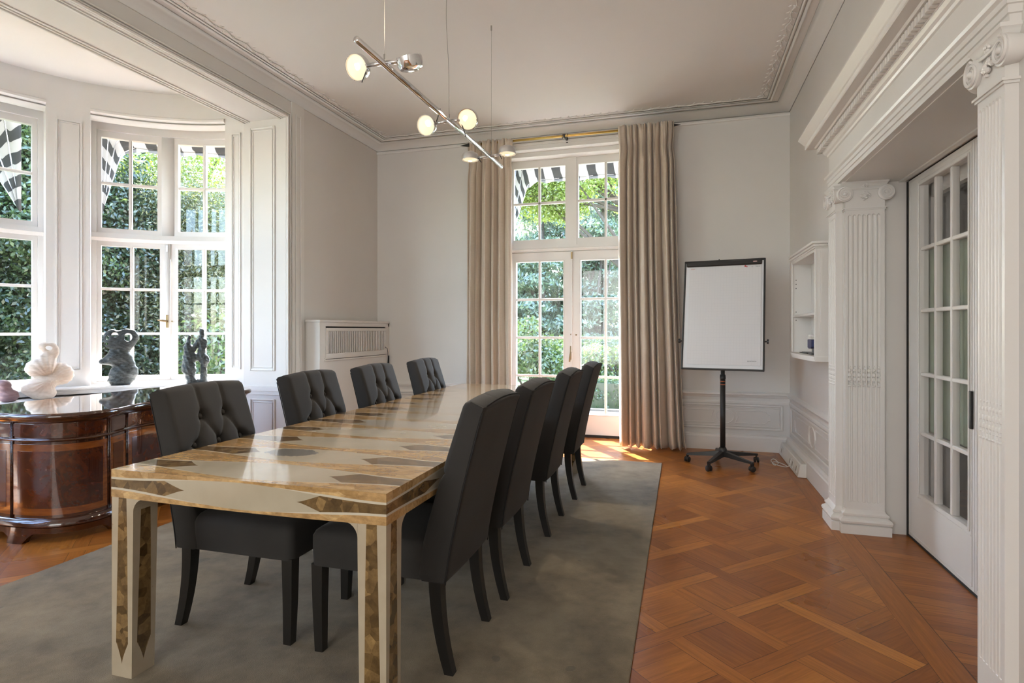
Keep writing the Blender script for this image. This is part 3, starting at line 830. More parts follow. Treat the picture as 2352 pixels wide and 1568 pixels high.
# ------------------------------------------------------------------ french window in the back wall
YD = 6.70
def leaf_door(root, x0, x1, handle_side):
    """one leaf of the french window"""
    mbd = MB(); st = 0.085
    gx0, gx1 = x0 + st, x1 - st
    if handle_side > 0: gx1 = x1 - 0.10
    else: gx0 = x0 + 0.10
    y0, y1 = YD - 0.022, YD + 0.03
    mbd.box(x0, gx0, y0, y1, 0.03, 2.17); mbd.box(gx1, x1, y0, y1, 0.03, 2.17)
    mbd.box(gx0, gx1, y0, y1, 0.03, 0.265); mbd.box(gx0, gx1, y0, y1, 2.06, 2.17)
    for z in (0.70, 1.155, 1.61):
        mbd.box(gx0, gx1, y0 + 0.006, y1 - 0.01, z - 0.014, z + 0.014, None, 0.004)
    mx = (gx0 + gx1) / 2
    mbd.box(mx - 0.014, mx + 0.014, y0 + 0.005, y1 - 0.01, 0.265, 2.06, None, 0.004)
    rectframe(mbd, 'y', y0, gx0 - 0.012, gx1 + 0.012, 0.253, 2.072, 0.012, 0.006, -1)
    o = mbd.obj('door_leaf', M['paint'], root)
    g = MB(); g.box(gx0, gx1, YD - 0.003, YD + 0.001, 0.265, 2.06); g.obj('glass_pane', M['glass'], o)
root = sempty('door_1')
leaf_door(root, -2.005, -1.243, 1); leaf_door(root, -1.237, -0.475, -1)
mb = MB()
mb.box(DX0, DX0 + 0.02, YB + 0.1, YD + 0.06, 0, DZ); mb.box(DX1 - 0.02, DX1, YB + 0.1, YD + 0.06, 0, DZ)
mb.box(DX0, DX1, YB + 0.1, YD + 0.06, 3.27, DZ); mb.box(DX0, DX1, YD - 0.05, YD + 0.06, 2.175, 2.245)
mb.box(DX0, DX1, YD - 0.06, YD - 0.03, 2.19, 2.215, None, 0.006)
mb.box(-1.30, -1.185, YD - 0.035, YD + 0.04, 2.245, 3.27)
for a, b in ((DX0 + 0.02, -1.30), (-1.185, DX1 - 0.02)):
    gx0, gx1 = a + 0.05, b - 0.02
    if a > -1.3: gx0, gx1 = a + 0.02, b - 0.05
    mb.box(a, gx0, YD - 0.02, YD + 0.03, 2.245, 3.27); mb.box(gx1, b, YD - 0.02, YD + 0.03, 2.245, 3.27)
    mb.box(gx0, gx1, YD - 0.02, YD + 0.03, 2.245, 2.325); mb.box(gx0, gx1, YD - 0.02, YD + 0.03, 3.185, 3.27)
    mb.box(gx0, gx1, YD - 0.015, YD + 0.02, 2.744, 2.772, None, 0.004)
    m_ = (gx0 + gx1) / 2; mb.box(m_ - 0.014, m_ + 0.014, YD - 0.015, YD + 0.02, 2.325, 3.185, None, 0.004)
# casing on the room face
for k, (o0, o1, d0) in enumerate(((0.0, 0.045, 0.014), (0.045, 0.075, 0.024), (0.085, 0.10, 0.016))):
    mb.box(DX0 - o1, DX0 - o0, YB, YB - d0, 0, DZ + o1); mb.box(DX1 + o0, DX1 + o1, YB, YB - d0, 0, DZ + o1)
    mb.box(DX0 - o0, DX1 + o0, YB, YB - d0, DZ + o0, DZ + o1)
mb.obj('door_frame', M['paint'], root)
for a, b in ((DX0 + 0.03, -1.31), (-1.175, DX1 - 0.03)):
    g = MB(); g.box(a, b, YD - 0.002, YD + 0.001, 2.30, 3.2); g.obj('glass_pane', M['glass'], root)
mb = MB()
mb.box(-1.262, -1.236, YD - 0.034, YD - 0.022, 0.90, 1.06, None, 0.003)
mb.tube([(-1.249, YD - 0.034, 0.985), (-1.249, YD - 0.07, 0.985)], 0.006, 8)
mb.tube([(-1.249, YD - 0.07, 0.99), (-1.255, YD - 0.072, 0.93), (-1.262, YD - 0.068, 0.875)], [0.007, 0.010, 0.008], 8)
mb.tube([(-1.249, YD - 0.022, 1.195), (-1.249, YD - 0.03, 1.195)], 0.010, 10); mb.tube([(-1.19, YD - 0.022, 1.19), (-1.19, YD - 0.03, 1.19)], 0.010, 10)
mb.obj('door_handle', M['oldbrass'], root, True)
mb = MB(); mb.box(-1.246, -1.234, YD - 0.040, YD - 0.022, 0.05, 2.17); mb.obj('cover_strip', M['paint'], root)
mb = MB(); mb.box(-1.25, -1.23, YD - 0.048, YD - 0.036, 2.08, 2.16); mb.obj('door_bolt', M['oldbrass'], root)
mb = MB(); mb.box(DX0, DX1, YB + 0.25, YD + 0.12, 0.0, 0.028); mb.obj('threshold', M['blackmetal'], root)

# ------------------------------------------------------------------ doorway in the right wall: pilasters, capitals, entablature
def flute_depth(u, w, nf, z, z0, z1, zcab):
    """inward depth of fluting at position u across (0..w)"""
    mg = w * 0.07
    if u < mg or u > w - mg or z < z0 or z > z1: return 0.0
    pitch = (w - 2 * mg) / nf
    q = ((u - mg) / pitch) % 1.0
    fl = 0.66
    if q > fl: return 0.0
    c = (q / fl - 0.5) * 2
    r = pitch * fl / 2
    for zz, s_ in ((z1, -1), (z0, 1)):
        dz = (z - zz) * s_
        if dz < r:
            k = (1 - dz / r); rad = c * c + k * k
            if rad > 1: return 0.0
    d = math.sqrt(max(0, 1 - c * c)) * r * 1.0
    if z < zcab: d = d * 0.9 - math.sqrt(max(0, 1 - (c * 1.25) ** 2)) * r * 0.62 if abs(c) < 0.8 else d
    return d

def pilaster(name, origin, udir, ndir, w, proj, low=1.0):
    """origin: point on the wall, lower left; udir across; ndir outwards"""
    U = Vector(udir); N = Vector(ndir); O = Vector(origin)
    mm = Matrix(((U.x, N.x, 0, O.x), (U.y, N.y, 0, O.y), (0, 0, 1, 0), (0, 0, 0, 1)))
    root = sempty(name)
    # shaft
    sh = MB(); nf = 7; nu = nf * 10 + 6
    zs = [0.10, 0.17, 0.172]
    z0, z1, zc = 0.19, 1.955, 0.90
    zs = [0.06, z0 - 0.004] + [z0 + k * 0.0022 for k in range(7)] + [0.30, 0.5, 0.7, zc - 0.002, zc + 0.002, 1.02, 1.3, 1.6] + [z1 - 0.014 + k * 0.0022 for k in range(7)] + [z1 + 0.004, 2.03]
    us = [0.0] + [w * k / nu for k in range(1, nu)] + [w]
    vs = []; fs = []
    for z in zs:
        for u in us: vs.append((u, proj - flute_depth(u, w, nf, z, z0, z1, zc), z))
    n = len(us)
    for j in range(len(zs) - 1):
        for i in range(n - 1): a = j * n + i; fs.append((a, a + 1, a + n + 1, a + n))
    sh.add(vs, fs, mm)
    sh.add([(0, 0, 0.06), (0, proj, 0.06), (0, proj, 2.03), (0, 0, 2.03)], [(0, 1, 2, 3)], mm)
    sh.add([(w, 0, 0.06), (w, proj, 0.06), (w, proj, 2.03), (w, 0, 2.03)], [(0, 1, 2, 3)], mm)
    # bead ornament where the cabling starts
    mg = w * 0.07; pitch = (w - 2 * mg) / nf
    for k in range(nf):
        uc = mg + pitch * (k + 0.36)
        for q, (zz, rr, e) in enumerate(((0.905, 0.42, 0.5), (0.925, 0.30, 0.5), (0.945, 0.40, 1.0), (0.972, 0.42, 1.0), (1.000, 0.36, 0.9), (1.022, 0.2, 0.8))):
            sh.sphere((uc, proj - 0.002, zz), pitch * rr, 6, 4, (1, 0.8, e * 1.3), mm)
    autosmooth(sh.obj('shaft', M['paint'], root, True), 30)
    # base
    b = MB()
    prof = [(0.0, 0.0), (0.030, 0.0), (0.030, 0.055), (0.022, 0.058), (0.032, 0.066), (0.036, 0.078), (0.032, 0.090), (0.020, 0.098), (0.012, 0.104), (0.020, 0.112), (0.020, 0.122), (0.008, 0.130), (0.0, 0.145)]
    rings = []
    for (e, z) in prof:
        z *= low
        rings.append([(-e, 0, z), (-e, proj + e, z), (w + e, proj + e, z), (w + e, 0, z)])
    b.loops(rings, True, True, mm)
    autosmooth(b.obj('base', M['paint'], root, True), 30)
    # capital
    c = MB()
    for (e0, za, zb) in ((0.006, 1.985, 1.993), (0.012, 1.993, 2.001)):
        c.box(-e0, w + e0, 0, proj + e0, za, zb, mm)
    c.loops([[(-e, 0, z), (-e, proj + e, z), (w + e, proj + e, z), (w + e, 0, z)] for e, z in ((0.001, 2.0), (0.001, 2.125), (0.010, 2.135), (0.014, 2.145), (0.020, 2.150), (0.020, 2.162))], True, True, mm)
    r = 0.047
    for sg, uc in ((1, -0.006), (-1, w + 0.006)):
        cen = (uc, proj + 0.012, 2.085)
        Mv = mm @ T(cen) @ Rx(-PI / 2)
        c.lathe([(0.001, -0.012 - proj), (r * 0.86, -0.012 - proj), (r, -0.006), (r * 0.97, 0.0), (r * 0.80, 0.003), (r * 0.30, 0.003), (0.001, 0.002)], 22, Mv)
        pts = []
        for k in range(46):
            a = k / 45 * 2 * PI * 2.1; rr = r * (0.90 - 0.66 * k / 45)
            pts.append((sg * rr * math.cos(a + PI / 2), rr * math.sin(a + PI / 2) * -1, 0.005))
        c.tube(pts, [0.0058 - 0.0028 * k / 45 for k in range(46)], 6, True, Mv)
        c.sphere((0, 0, 0.004), r * 0.25, 10, 6, (1, 1, 0.9), Mv)
    # channel between the volutes
    c.tube([(w * t_, proj + 0.008, 2.118 - 0.006 * math.sin(t_ * PI)) for t_ in [k / 8 for k in range(9)]], 0.006, 6, True, mm)
    # flower and foliage
    for k in range(6):
        a = 2 * PI * k / 6; c.sphere((w / 2 + 0.011 * math.cos(a), proj + 0.008, 2.132 + 0.011 * math.sin(a)), 0.007, 6, 4, (1, 1, 1), mm)
    c.sphere((w / 2, proj + 0.014, 2.132), 0.006, 6, 4, (1, 1, 1), mm)
    rr_ = random.Random(3)
    for k in range(16):
        a = rr_.uniform(0, 2 * PI); q = rr_.uniform(0, 1)
        c.sphere((w / 2 + 0.030 * q * math.cos(a), proj + 0.006 + 0.008 * (1 - q), 2.070 + 0.024 * q * math.sin(a)), rr_.uniform(0.006, 0.010), 6, 4, (1, 1, 1), mm)
    autosmooth(c.obj('capital', M['paint'], root, True), 35)
    return root
# faces towards the room (normal -X)
pilaster('trim_pilaster_room_far', (PX, 4.235, 0), (0, -1, 0), (-1, 0, 0), 0.185, 0.035)
pilaster('trim_pilaster_room_near', (PX, 2.235, 0), (0, -1, 0), (-1, 0, 0), 0.165, 0.035, 0.42)
# faces inside the reveal
pilaster('trim_pilaster_reveal_far', (0.968, OY1, 0), (1, 0, 0), (0, -1, 0), 0.213, 0.05)
pilaster('trim_pilaster_reveal_near', (1.181, OY0 + 0.0, 0), (-1, 0, 0), (0, 1, 0), 0.213, 0.05, 0.42)

# entablature
mb = MB()
ya, yb = 2.055, 4.245
arch = [(0, 2.162), (0.045, 2.162), (0.045, 2.185), (0.052, 2.188), (0.052, 2.212), (0.059, 2.215), (0.059, 2.240), (0.070, 2.246), (0.074, 2.258), (0.064, 2.264), (0.050, 2.268), (0, 2.268)]
def ret_sweep(prof, base_x, y0, y1):
    """profile wrapped round three sides: returns at both ends, projections measured from x=base_x and the ends"""
    rings = []
    for (o, z) in prof: rings.append([(XR + 0.02, y1 + o, z), (base_x - o, y1 + o, z), (base_x - o, y0 - o, z), (XR + 0.02, y0 - o, z)])
    mb.loops(rings, True, True)
ret_sweep([(0.0, 2.162), (0.0, 2.186), (0.006, 2.188), (0.006, 2.212), (0.012, 2.214), (0.012, 2.234), (0.022, 2.242), (0.026, 2.254), (0.016, 2.262), (0.0, 2.268)], 0.93, ya, yb)
mb.box(0.93, XR + 0.02, ya, yb, 2.26, 2.40)                      # frieze
ret_sweep([(0.0, 2.385), (0.008, 2.390), (0.012, 2.402), (0.022, 2.410), (0.030, 2.424), (0.030, 2.428)], 0.93, ya, yb)
ret_sweep([(0.032, 2.426), (0.032, 2.470)], 0.93, ya, yb)
n = int((yb - ya + 0.12) / 0.034)
for k in range(n + 1):
    y = ya - 0.045 + k * 0.034; mb.box(0.93 - 0.060, 0.93 - 0.030, y, y + 0.021, 2.432, 2.464)
for k in range(5):
    x = 0.93 - 0.04 + k * 0.034
    mb.box(x, x + 0.021, yb + 0.03, yb + 0.060, 2.432, 2.464); mb.box(x, x + 0.021, ya - 0.060, ya - 0.03, 2.432, 2.464)
ret_sweep([(0.040, 2.466), (0.066, 2.470), (0.074, 2.478), (0.118, 2.480), (0.122, 2.484), (0.122, 2.508), (0.128, 2.514), (0.132, 2.520), (0.150, 2.545), (0.158, 2.556), (0.158, 2.566), (0.0, 2.572)], 0.93, ya, yb)
struct(mb, 'trim_entablature', M['paint'])
mb = MB()
mb.box(PX + 0.001, 1.34, OY0 + 0.001, OY1 - 0.001, 2.158, 2.1645)
mb.box(1.27, 1.30, OY0, OY1, 2.150, 2.164)
struct(mb, 'trim_soffit', M['paint'])

# sliding glazed doors in the doorway
def glazed_leaf(name, y0, y1, parent_kind=True):
    root = sempty(name)
    X0, X1 = 1.318, 1.362; st_far, st_near = 0.17, 0.11
    m = MB(); z0, z1 = 0.012, 2.148
    gy1 = y1 - 0.17; gy0 = y0 + 0.055
    m.box(X0, X1, gy1, y1, z0, z1); m.box(X0, X1, y0, gy0, z0, z1)
    m.box(X0, X1, gy0, gy1, z0, 0.30); m.box(X0, X1, gy0, gy1, 2.085, z1)
    zr = [0.30, 0.65, 0.994, 1.36, 1.717, 2.085]
    for z in zr[1:-1]: m.box(X0 + 0.004, X1 - 0.006, gy0, gy1, z - 0.011, z + 0.011, None, 0.004)
    for k in (1, 2):
        yy = gy1 - (gy1 - gy0) * k / 3; m.box(X0 + 0.003, X1 - 0.006, yy - 0.013, yy + 0.013, 0.30, 2.085, None, 0.004)
    rectframe(m, 'x', X0, gy0 - 0.014, gy1 + 0.014, 0.286, 2.099, 0.014, 0.006, -1)
    rectframe(m, 'x', X0, gy0 - 0.032, gy1 + 0.032, 0.268, 2.117, 0.008, 0.004, -1)
    rectframe(m, 'x', X0, y0 + 0.02, y1 - 0.02, 0.03, 2.138, 0.006, 0.003, -1)
    o = m.obj('door_leaf', M['paint'], root)
    g = MB(); g.box(1.338, 1.341, gy0, gy1, 0.30, 2.085); g.obj('glass_pane', M['glass'], o)
    return root
r1 = glazed_leaf('door_2', 3.215, 4.035)
mb = MB(); mb.box(1.306, 1.318, 3.222, 3.245, 0.78, 0.96, None, 0.003); mb.obj('door_handle', M['blackmetal'], r1)
r2 = glazed_leaf('door_3', 2.390, 3.210)
# second pair further back with green blinds
def backleaf(name, y0, y1):
    root = sempty(name); m = MB(); X0, X1 = 1.384, 1.42
    m.box(X0, X1, y0, y0 + 0.14, 0.01, 2.16); m.box(X0, X1, y1 - 0.14, y1, 0.01, 2.16)
    m.box(X0, X1, y0, y1, 0.01, 0.22); m.box(X0, X1, y0, y1, 2.02, 2.16)
    o = m.obj('door_leaf', M['paint'], root)
    b = MB()
    b.grid(lambda u, v: (1.374 + 0.003 * math.sin(u * 60), y0 + 0.01 + (y1 - y0 - 0.02) * u, 0.66 + (1.725 - 0.66) * v), 120, 1)
    bo = b.obj('screen_curtain', M['screen'], root, True)
    return root
M['screen'] = simple('green_gauze', (0.25, 0.31, 0.22), 0.8, var=0.08, sc=3)
backleaf('door_4', 3.22, 4.03); backleaf('door_5', 2.30, 3.20)
mb = MB(); mb.box(1.31, 1.37, 4.037, 4.046, 0, 2.15)
struct(mb, 'trim_gap', M['dark'])
mb = MB(); mb.box(1.315, 1.37, OY0, OY1, 0.0, 0.011); struct(mb, 'trim_track', M['dark'])
mb = MB(); mb.box(1.322, 1.37, OY0, OY1, 2.149, 2.161); struct(mb, 'trim_track_top', M['dark'])
#PART2
# ------------------------------------------------------------------ pixel helpers used only to size things once, at build time
def ring_at(phi, r, z): a = math.radians(phi); return Vector((BC[0] - r * math.cos(a), BC[1] + r * math.sin(a), z))

# ------------------------------------------------------------------ rug
mb = MB(); mb.box(-3.16, -0.18, -1.2, 5.53, 0.0, 0.012, None, 0.003)
tag(mb.obj('rug', M['rug']), 'large plain grey-green carpet under the dining table, lightly stained', 'rug')

# ------------------------------------------------------------------ dining table
TX0, TX1, TY0, TY1 = -1.965, -0.865, 1.575, 5.008
TCX, TCY = (TX0 + TX1) / 2, (TY0 + TY1) / 2
tw, tl = TX1 - TX0, TY1 - TY0
ZR = 0.012
tab = thing('dining_table', 'long lacquered table inlaid with gold leaf and cream lens shapes, on the carpet', 'table', (TCX, TCY, ZR))
NC = 13
zt, za = 0.738, 0.640
mb = MB()
hx, hy = tw / 2, tl / 2
def quad(a, b, c, d, uvs): mb.add([a, b, c, d], [(0, 1, 2, 3)], None, [uvs])
nx = 16
for k in range(nx):
    u0, u1 = -1 + 2 * k / nx, -1 + 2 * (k + 1) / nx
    quad((u0 * hx, -hy, zt), (u1 * hx, -hy, zt), (u1 * hx, hy, zt), (u0 * hx, hy, zt), [(u0, 0), (u1, 0), (u1, NC), (u0, NC)])
    b0 = za - 0.006 * math.cos(u0 * PI / 2); b1 = za - 0.006 * math.cos(u1 * PI / 2)
    for sg, off in ((-1, 20), (1, 30)):
        quad((u0 * hx, sg * hy, b0), (u1 * hx, sg * hy, b1), (u1 * hx, sg * hy, zt), (u0 * hx, sg * hy, zt), [(u0, off + .02), (u1, off + .02), (u1, off + .98), (u0, off + .98)])
NL = 2
for c_ in range(NL):
    for k in range(12):
        u0, u1 = -1 + 2 * k / 12, -1 + 2 * (k + 1) / 12
        y0 = -hy + tl / NL * (c_ + (u0 + 1) / 2); y1 = -hy + tl / NL * (c_ + (u1 + 1) / 2)
        for sg, off in ((-1, 40 + c_), (1, 50 + c_)):
            b0 = za - 0.006 * math.cos(u0 * PI / 2); b1 = za - 0.006 * math.cos(u1 * PI / 2)
            quad((sg * hx, y0, b0), (sg * hx, y1, b1), (sg * hx, y1, zt), (sg * hx, y0, zt), [(u0, off + .02), (u1, off + .02), (u1, off + .98), (u0, off + .98)])
mb.add([(-hx, -hy, za), (hx, -hy, za), (hx, hy, za), (-hx, hy, za)], [(0, 1, 2, 3)], None, [[(0, 20.9)] * 4])
mb.obj('table_top', M['inlay'], tab)
for sx in (-1, 1):
    for sy in (-1, 1):
        mb = MB()
        a0, a1 = 0.092, 0.100    # bottom and top size
        x_o, y_o = sx * (hx - 0.001), sy * (hy - 0.001)
        def ring(sz, z): return [(x_o, y_o, z), (x_o - sx * sz, y_o, z), (x_o - sx * sz, y_o - sy * sz, z), (x_o, y_o - sy * sz, z)]
        r0, r1_ = ring(a0, 0.0), ring(a1, za + 0.001)
        for k in range(4):
            m_ = (k + 1) % 4
            mb.add([r0[k], r0[m_], r1_[m_], r1_[k]], [(0, 1, 2, 3)], None, [[(-1, 0), (1, 0), (1, 1), (-1, 1)]])
        mb.add(r0, [(0, 1, 2, 3)], None, [[(1, 0)] * 4])
        # curved brackets under the apron
        for ax in (0, 1):
            R_ = 0.05; pts = [(0, 0)] + [(R_ - R_ * math.sin(t_), -R_ + R_ * math.cos(t_)) for t_ in [PI / 2 * k / 6 for k in range(7)]]
            poly = [(0.0, 0.0), (R_, 0.0)] + [(R_ - R_ * math.sin(t_), -R_ + R_ * math.cos(t_)) for t_ in [PI / 2 * k / 6 for k in range(1, 7)]]
            vs = []
            for w_ in (0.0, a1 - 0.004):
                for (q, z) in poly:
                    if ax == 0: vs.append((x_o - sx * (a1 + q - 0.001), y_o - sy * w_, za + 0.0005 + z))
                    else: vs.append((x_o - sx * w_, y_o - sy * (a1 + q - 0.001), za + 0.0005 + z))
            n = len(poly)
            mb.add(vs, [tuple(range(n)), tuple(range(n, 2 * n))] + [(i, (i + 1) % n, n + (i + 1) % n, n + i) for i in range(n)], None,
                   [[(1, 0.02)] * n, [(1, 0.02)] * n] + [[(1, 0.02)] * 4] * n)
        mb.obj('leg', M['inlay_leg'], tab)

# ------------------------------------------------------------------ dining chairs (local +x = front, origin on the floor under the rear feet)
def chair_back_mesh():
    w = 0.232; z0, z1 = 0.333, 0.985
    def xr(z): t = (z - z0) / (z1 - z0); return 0.020 - 0.150 * t ** 1.25
    def th(z): t = (z - z0) / (z1 - z0); return 0.125 - 0.040 * t
    btn = [(-0.066, 0.852), (0.066, 0.852), (-0.132, 0.735), (0.0, 0.735), (0.132, 0.735), (-0.066, 0.615), (0.066, 0.615)]
    seams = [((-0.066, 0.852), (-0.070, 1.02)), ((0.066, 0.852), (0.070, 1.02)), ((-0.066, 0.852), (-0.132, 0.735)), ((-0.066, 0.852), (0, 0.735)), ((0.066, 0.852), (0, 0.735)), ((0.066, 0.852), (0.132, 0.735)),
             ((-0.132, 0.735), (-0.25, 0.715)), ((0.132, 0.735), (0.25, 0.715)), ((-0.132, 0.735), (-0.066, 0.615)), ((0, 0.735), (-0.066, 0.615)), ((0, 0.735), (0.066, 0.615)), ((0.132, 0.735), (0.066, 0.615)),
             ((-0.066, 0.615), (-0.066, 0.47)), ((0.066, 0.615), (0.066, 0.47))]
    def tuft(y, z):
        d = 0.0
        for (by, bz) in btn:
            q = (y - by) ** 2 + (z - bz) ** 2; d += 0.024 * math.exp(-q / (0.026 ** 2))
        m = 0.0
        for (a, b) in seams:
            ax, az = a; dx, dz = b[0] - ax, b[1] - az; t = max(0, min(1, ((y - ax) * dx + (z - az) * dz) / (dx * dx + dz * dz)))
            q = (y - ax - dx * t) ** 2 + (z - az - dz * t) ** 2
            m = max(m, 0.0085 * math.exp(-q / (0.0075 ** 2)) + 0.004 * math.exp(-q / (0.022 ** 2)))
        fade = min(1.0, max(0.0, (z - 0.47) / 0.06))
        return (d + m) * fade
    m = MB(); ny, nz = 58, 64; r = 0.022
    def edge(y, z):
        e = 0.0
        for q in (w - abs(y), z1 + 0.012 * (1 - (y / w) ** 2) - z, (z - z0) * 1.5):
            if q < r: k = 1 - max(0, q) / r; e = max(e, 0) + (1 - math.sqrt(max(0, 1 - k * k))) * r
        return min(e, 0.03)
    def pos(i, j):
        y = -w + 2 * w * i / ny; t = j / nz
        top = z1 + 0.014 * (1 - (y / w) ** 2)
        return y, z0 + (top - z0) * t
    vs = []
    for j in range(nz + 1):
        for i in range(ny + 1):
            y, z = pos(i, j); x = xr(z) + th(z) + 0.010 * (1 - (y / w) ** 2) - edge(y, z) - tuft(y, z) + (0.0 if z > 0.5 else 0)
            vs.append((x, y, z + 0.016 * (0 if j < nz else 0)))
    n1 = len(vs)
    for j in range(nz + 1):
        for i in range(ny + 1):
            y, z = pos(i, j); x = xr(z) + min(edge(y, z) * 0.35, 0.01) - 0.006 * (1 - (y / w) ** 2)
            vs.append((x, y, z - (0.020 if j == nz else 0.020 * max(0, (j / nz - 0.93) / 0.07))))
    N = ny + 1; fs = []
    for j in range(nz):
        for i in range(ny):
            a = j * N + i; fs.append((a, a + 1, a + N + 1, a + N)); a += n1; fs.append((a, a + N, a + N + 1, a + 1))
    for j in range(nz):
        for i in (0, ny): a = j * N + i; fs.append((a, a + N, a + N + n1, a + n1))
    for i in range(ny):
        for j in (0, nz): a = j * N + i; fs.append((a, a + 1, a + 1 + n1, a + n1))
    m.add(vs, fs); return m, btn, xr, th, w, z0, z1

def build_chair():
    root = thing('dining_chair', '', 'chair')
    m, btn, xr, th, w, z0, z1 = chair_back_mesh()
    b = m.obj('backrest', M['chair'], root); autosmooth(b, 50)
    for (y, z) in btn:
        q = MB(); q.lathe([(0.001, 0.010), (0.006, 0.0095), (0.0105, 0.006), (0.0115, 0.002), (0.010, 0.0), (0.001, 0.0)], 14, T((xr(z) + th(z) + 0.010 * (1 - (y / w) ** 2) - 0.034, y, z)) @ Ry(PI / 2 - 0.2) @ Matrix.Scale(1.25, 4))
        q.obj('button', M['chair'], b, True)
    # piping along the rear edges
    q = MB()
    for sy in (-1, 1):
        q.tube([(xr(z) + 0.004, sy * (w - 0.001), z - 0.004) for z in [z0 + (z1 - 0.035 - z0) * k / 14 for k in range(15)]], 0.0026, 5)
    wq = w - 0.020
    q.tube([(xr(z1) + 0.003, -wq + 2 * wq * k / 10, z1 - 0.016 + 0.014 * (1 - (2 * k / 10 - 1) ** 2)) for k in range(11)], 0.0026, 5)
    q.obj('piping', M['seam'], b, True)
    # seat: rounded upholstered block with skirt
    s = MB(); x0, x1 = 0.10, 0.585; yh = 0.228
    prof = [(0.0, 0.335), (0.0, 0.345), (-0.002, 0.40), (-0.002, 0.445), (0.006, 0.462), (0.022, 0.474), (0.055, 0.481), (0.11, 0.486), (0.17, 0.488)]
    rings = []
    for (e, z) in prof:
        ring = []; r_ = 0.03; cx0, cx1, cy = x0 + e * 0.4, x1 - e, yh - e
        rr = max(0.004, r_ - e * 0.1)
        for (sx, sy) in ((1, -1), (1, 1), (0, 1), (0, -1)):
            xx = cx1 if sx else cx0; px_ = xx - (rr if sx else -rr); py_ = sy * (cy - rr)
            a0 = {(1, -1): -PI / 2, (1, 1): 0, (0, 1): PI / 2, (0, -1): PI}[(sx, sy)]
            for k in range(5): a = a0 + PI / 2 * k / 4; ring.append((px_ + rr * math.cos(a), py_ + rr * math.sin(a), z))
        rings.append(ring)
    s.loops(rings, True, True)
    autosmooth(s.obj('seat', M['chair'], root), 60)
    # legs
    for sy in (-1, 1):
        l = MB(); hs = 0.0235
        rings = []
        for (z, x, sz) in ((0.0, 0.560 - 0.004, 0.017), (0.17, 0.560, 0.0205), (0.34, 0.560, 0.0235)):
            y = sy * 0.200; rings.append([(x - 0 - sz, y - sz, z), (x + sz, y - sz, z), (x + sz, y + sz, z), (x - sz, y + sz, z)])
        l.loops(rings); l.obj('leg', M['leg'], root)
        l = MB(); rings = []
        for k in range(9):
            t = k / 8; z = 0.34 * t; sz = 0.017 + 0.0065 * t; x = 0.017 + 0.052 * (1 - (1 - t) ** 2.0); y = sy * 0.200
            rings.append([(x - sz, y - sz, z), (x + sz, y - sz, z), (x + sz, y + sz, z), (x - sz, y + sz, z)])
        l.loops(rings); l.obj('leg', M['leg'], root)
    return root
chair0 = build_chair()
LROW = 'tufted charcoal chairs along the bay side of the table'
RROW = 'tufted charcoal chairs along the doorway side of the table'
spots = [
    (-2.045, 2.135, 0.0, LROW, 'tufted charcoal chair nearest the viewer on the bay side, in front of the desk'),
    (-2.040, 2.925, 0.0, LROW, 'charcoal tufted chair on the bay side, second from the near end, before the bay jamb'),
    (-2.040, 3.665, 0.0, LROW, 'charcoal tufted chair in front of the white radiator cover, third along the bay side'),
    (-2.035, 4.490, 0.0, LROW, 'farthest charcoal tufted chair on the bay side, just right of the radiator cover'),
    (-0.785, 2.130, PI, RROW, 'charcoal high-back chair at the near right table corner, largest plain back'),
    (-0.765, 2.735, PI, RROW, 'charcoal chair seen from behind, second from the near end on the doorway side'),
    (-0.755, 3.580, PI, RROW, 'charcoal chair seen from behind, third from the near end on the doorway side'),
    (-0.735, 4.370, PI, RROW, 'farthest charcoal chair on the doorway side, nearest the french window'),
]
for k, (x, y, a, g, lab) in enumerate(spots):
    c = chair0 if k == 0 else copy_tree(chair0)
    c.location = (x, y, ZR); c.rotation_euler = (0, 0, a); c['label'] = lab; c['category'] = 'chair'; c['group'] = g

# ------------------------------------------------------------------ writing desk in the bay opening
def catmull(P, n=8, closed=False):
    out = []; N = len(P)
    for i in range(N - 1):
        p0, p1, p2, p3 = P[max(i - 1, 0)], P[i], P[i + 1], P[min(i + 2, N - 1)]
        for k in range(n):
            t = k / n
            out.append(tuple(0.5 * ((2 * p1[a]) + (-p0[a] + p2[a]) * t + (2 * p0[a] - 5 * p1[a] + 4 * p2[a] - p3[a]) * t * t + (-p0[a] + 3 * p1[a] - 3 * p2[a] + p3[a]) * t ** 3) for a in (0, 1)))
    out.append(P[-1]); return out
DX, DY = -3.85, 3.25
half = [(-4.30, 3.25), (-4.31, 2.95), (-4.29, 2.66), (-4.20, 2.47), (-4.02, 2.395), (-3.83, 2.385), (-3.66, 2.400), (-3.52, 2.445), (-3.425, 2.535), (-3.385, 2.650), (-3.395, 2.760), (-3.425, 2.840), (-3.455, 2.920), (-3.470, 3.02), (-3.472, 3.13), (-3.472, 3.25)]
hp = catmull(half, 6)
full = hp + [(x, 2 * DY - y) for x, y in reversed(hp[1:-1])]
full = [(x - DX, y - DY) for x, y in full]
def inset(poly, d):
    n = len(poly); out = []
    for i in range(n):
        a = Vector(poly[i - 1]); b = Vector(poly[(i + 1) % n]); t = (b - a).normalized(); nrm = Vector((t.y, -t.x))
        out.append((poly[i][0] - nrm.x * d, poly[i][1] - nrm.y * d))
    return out
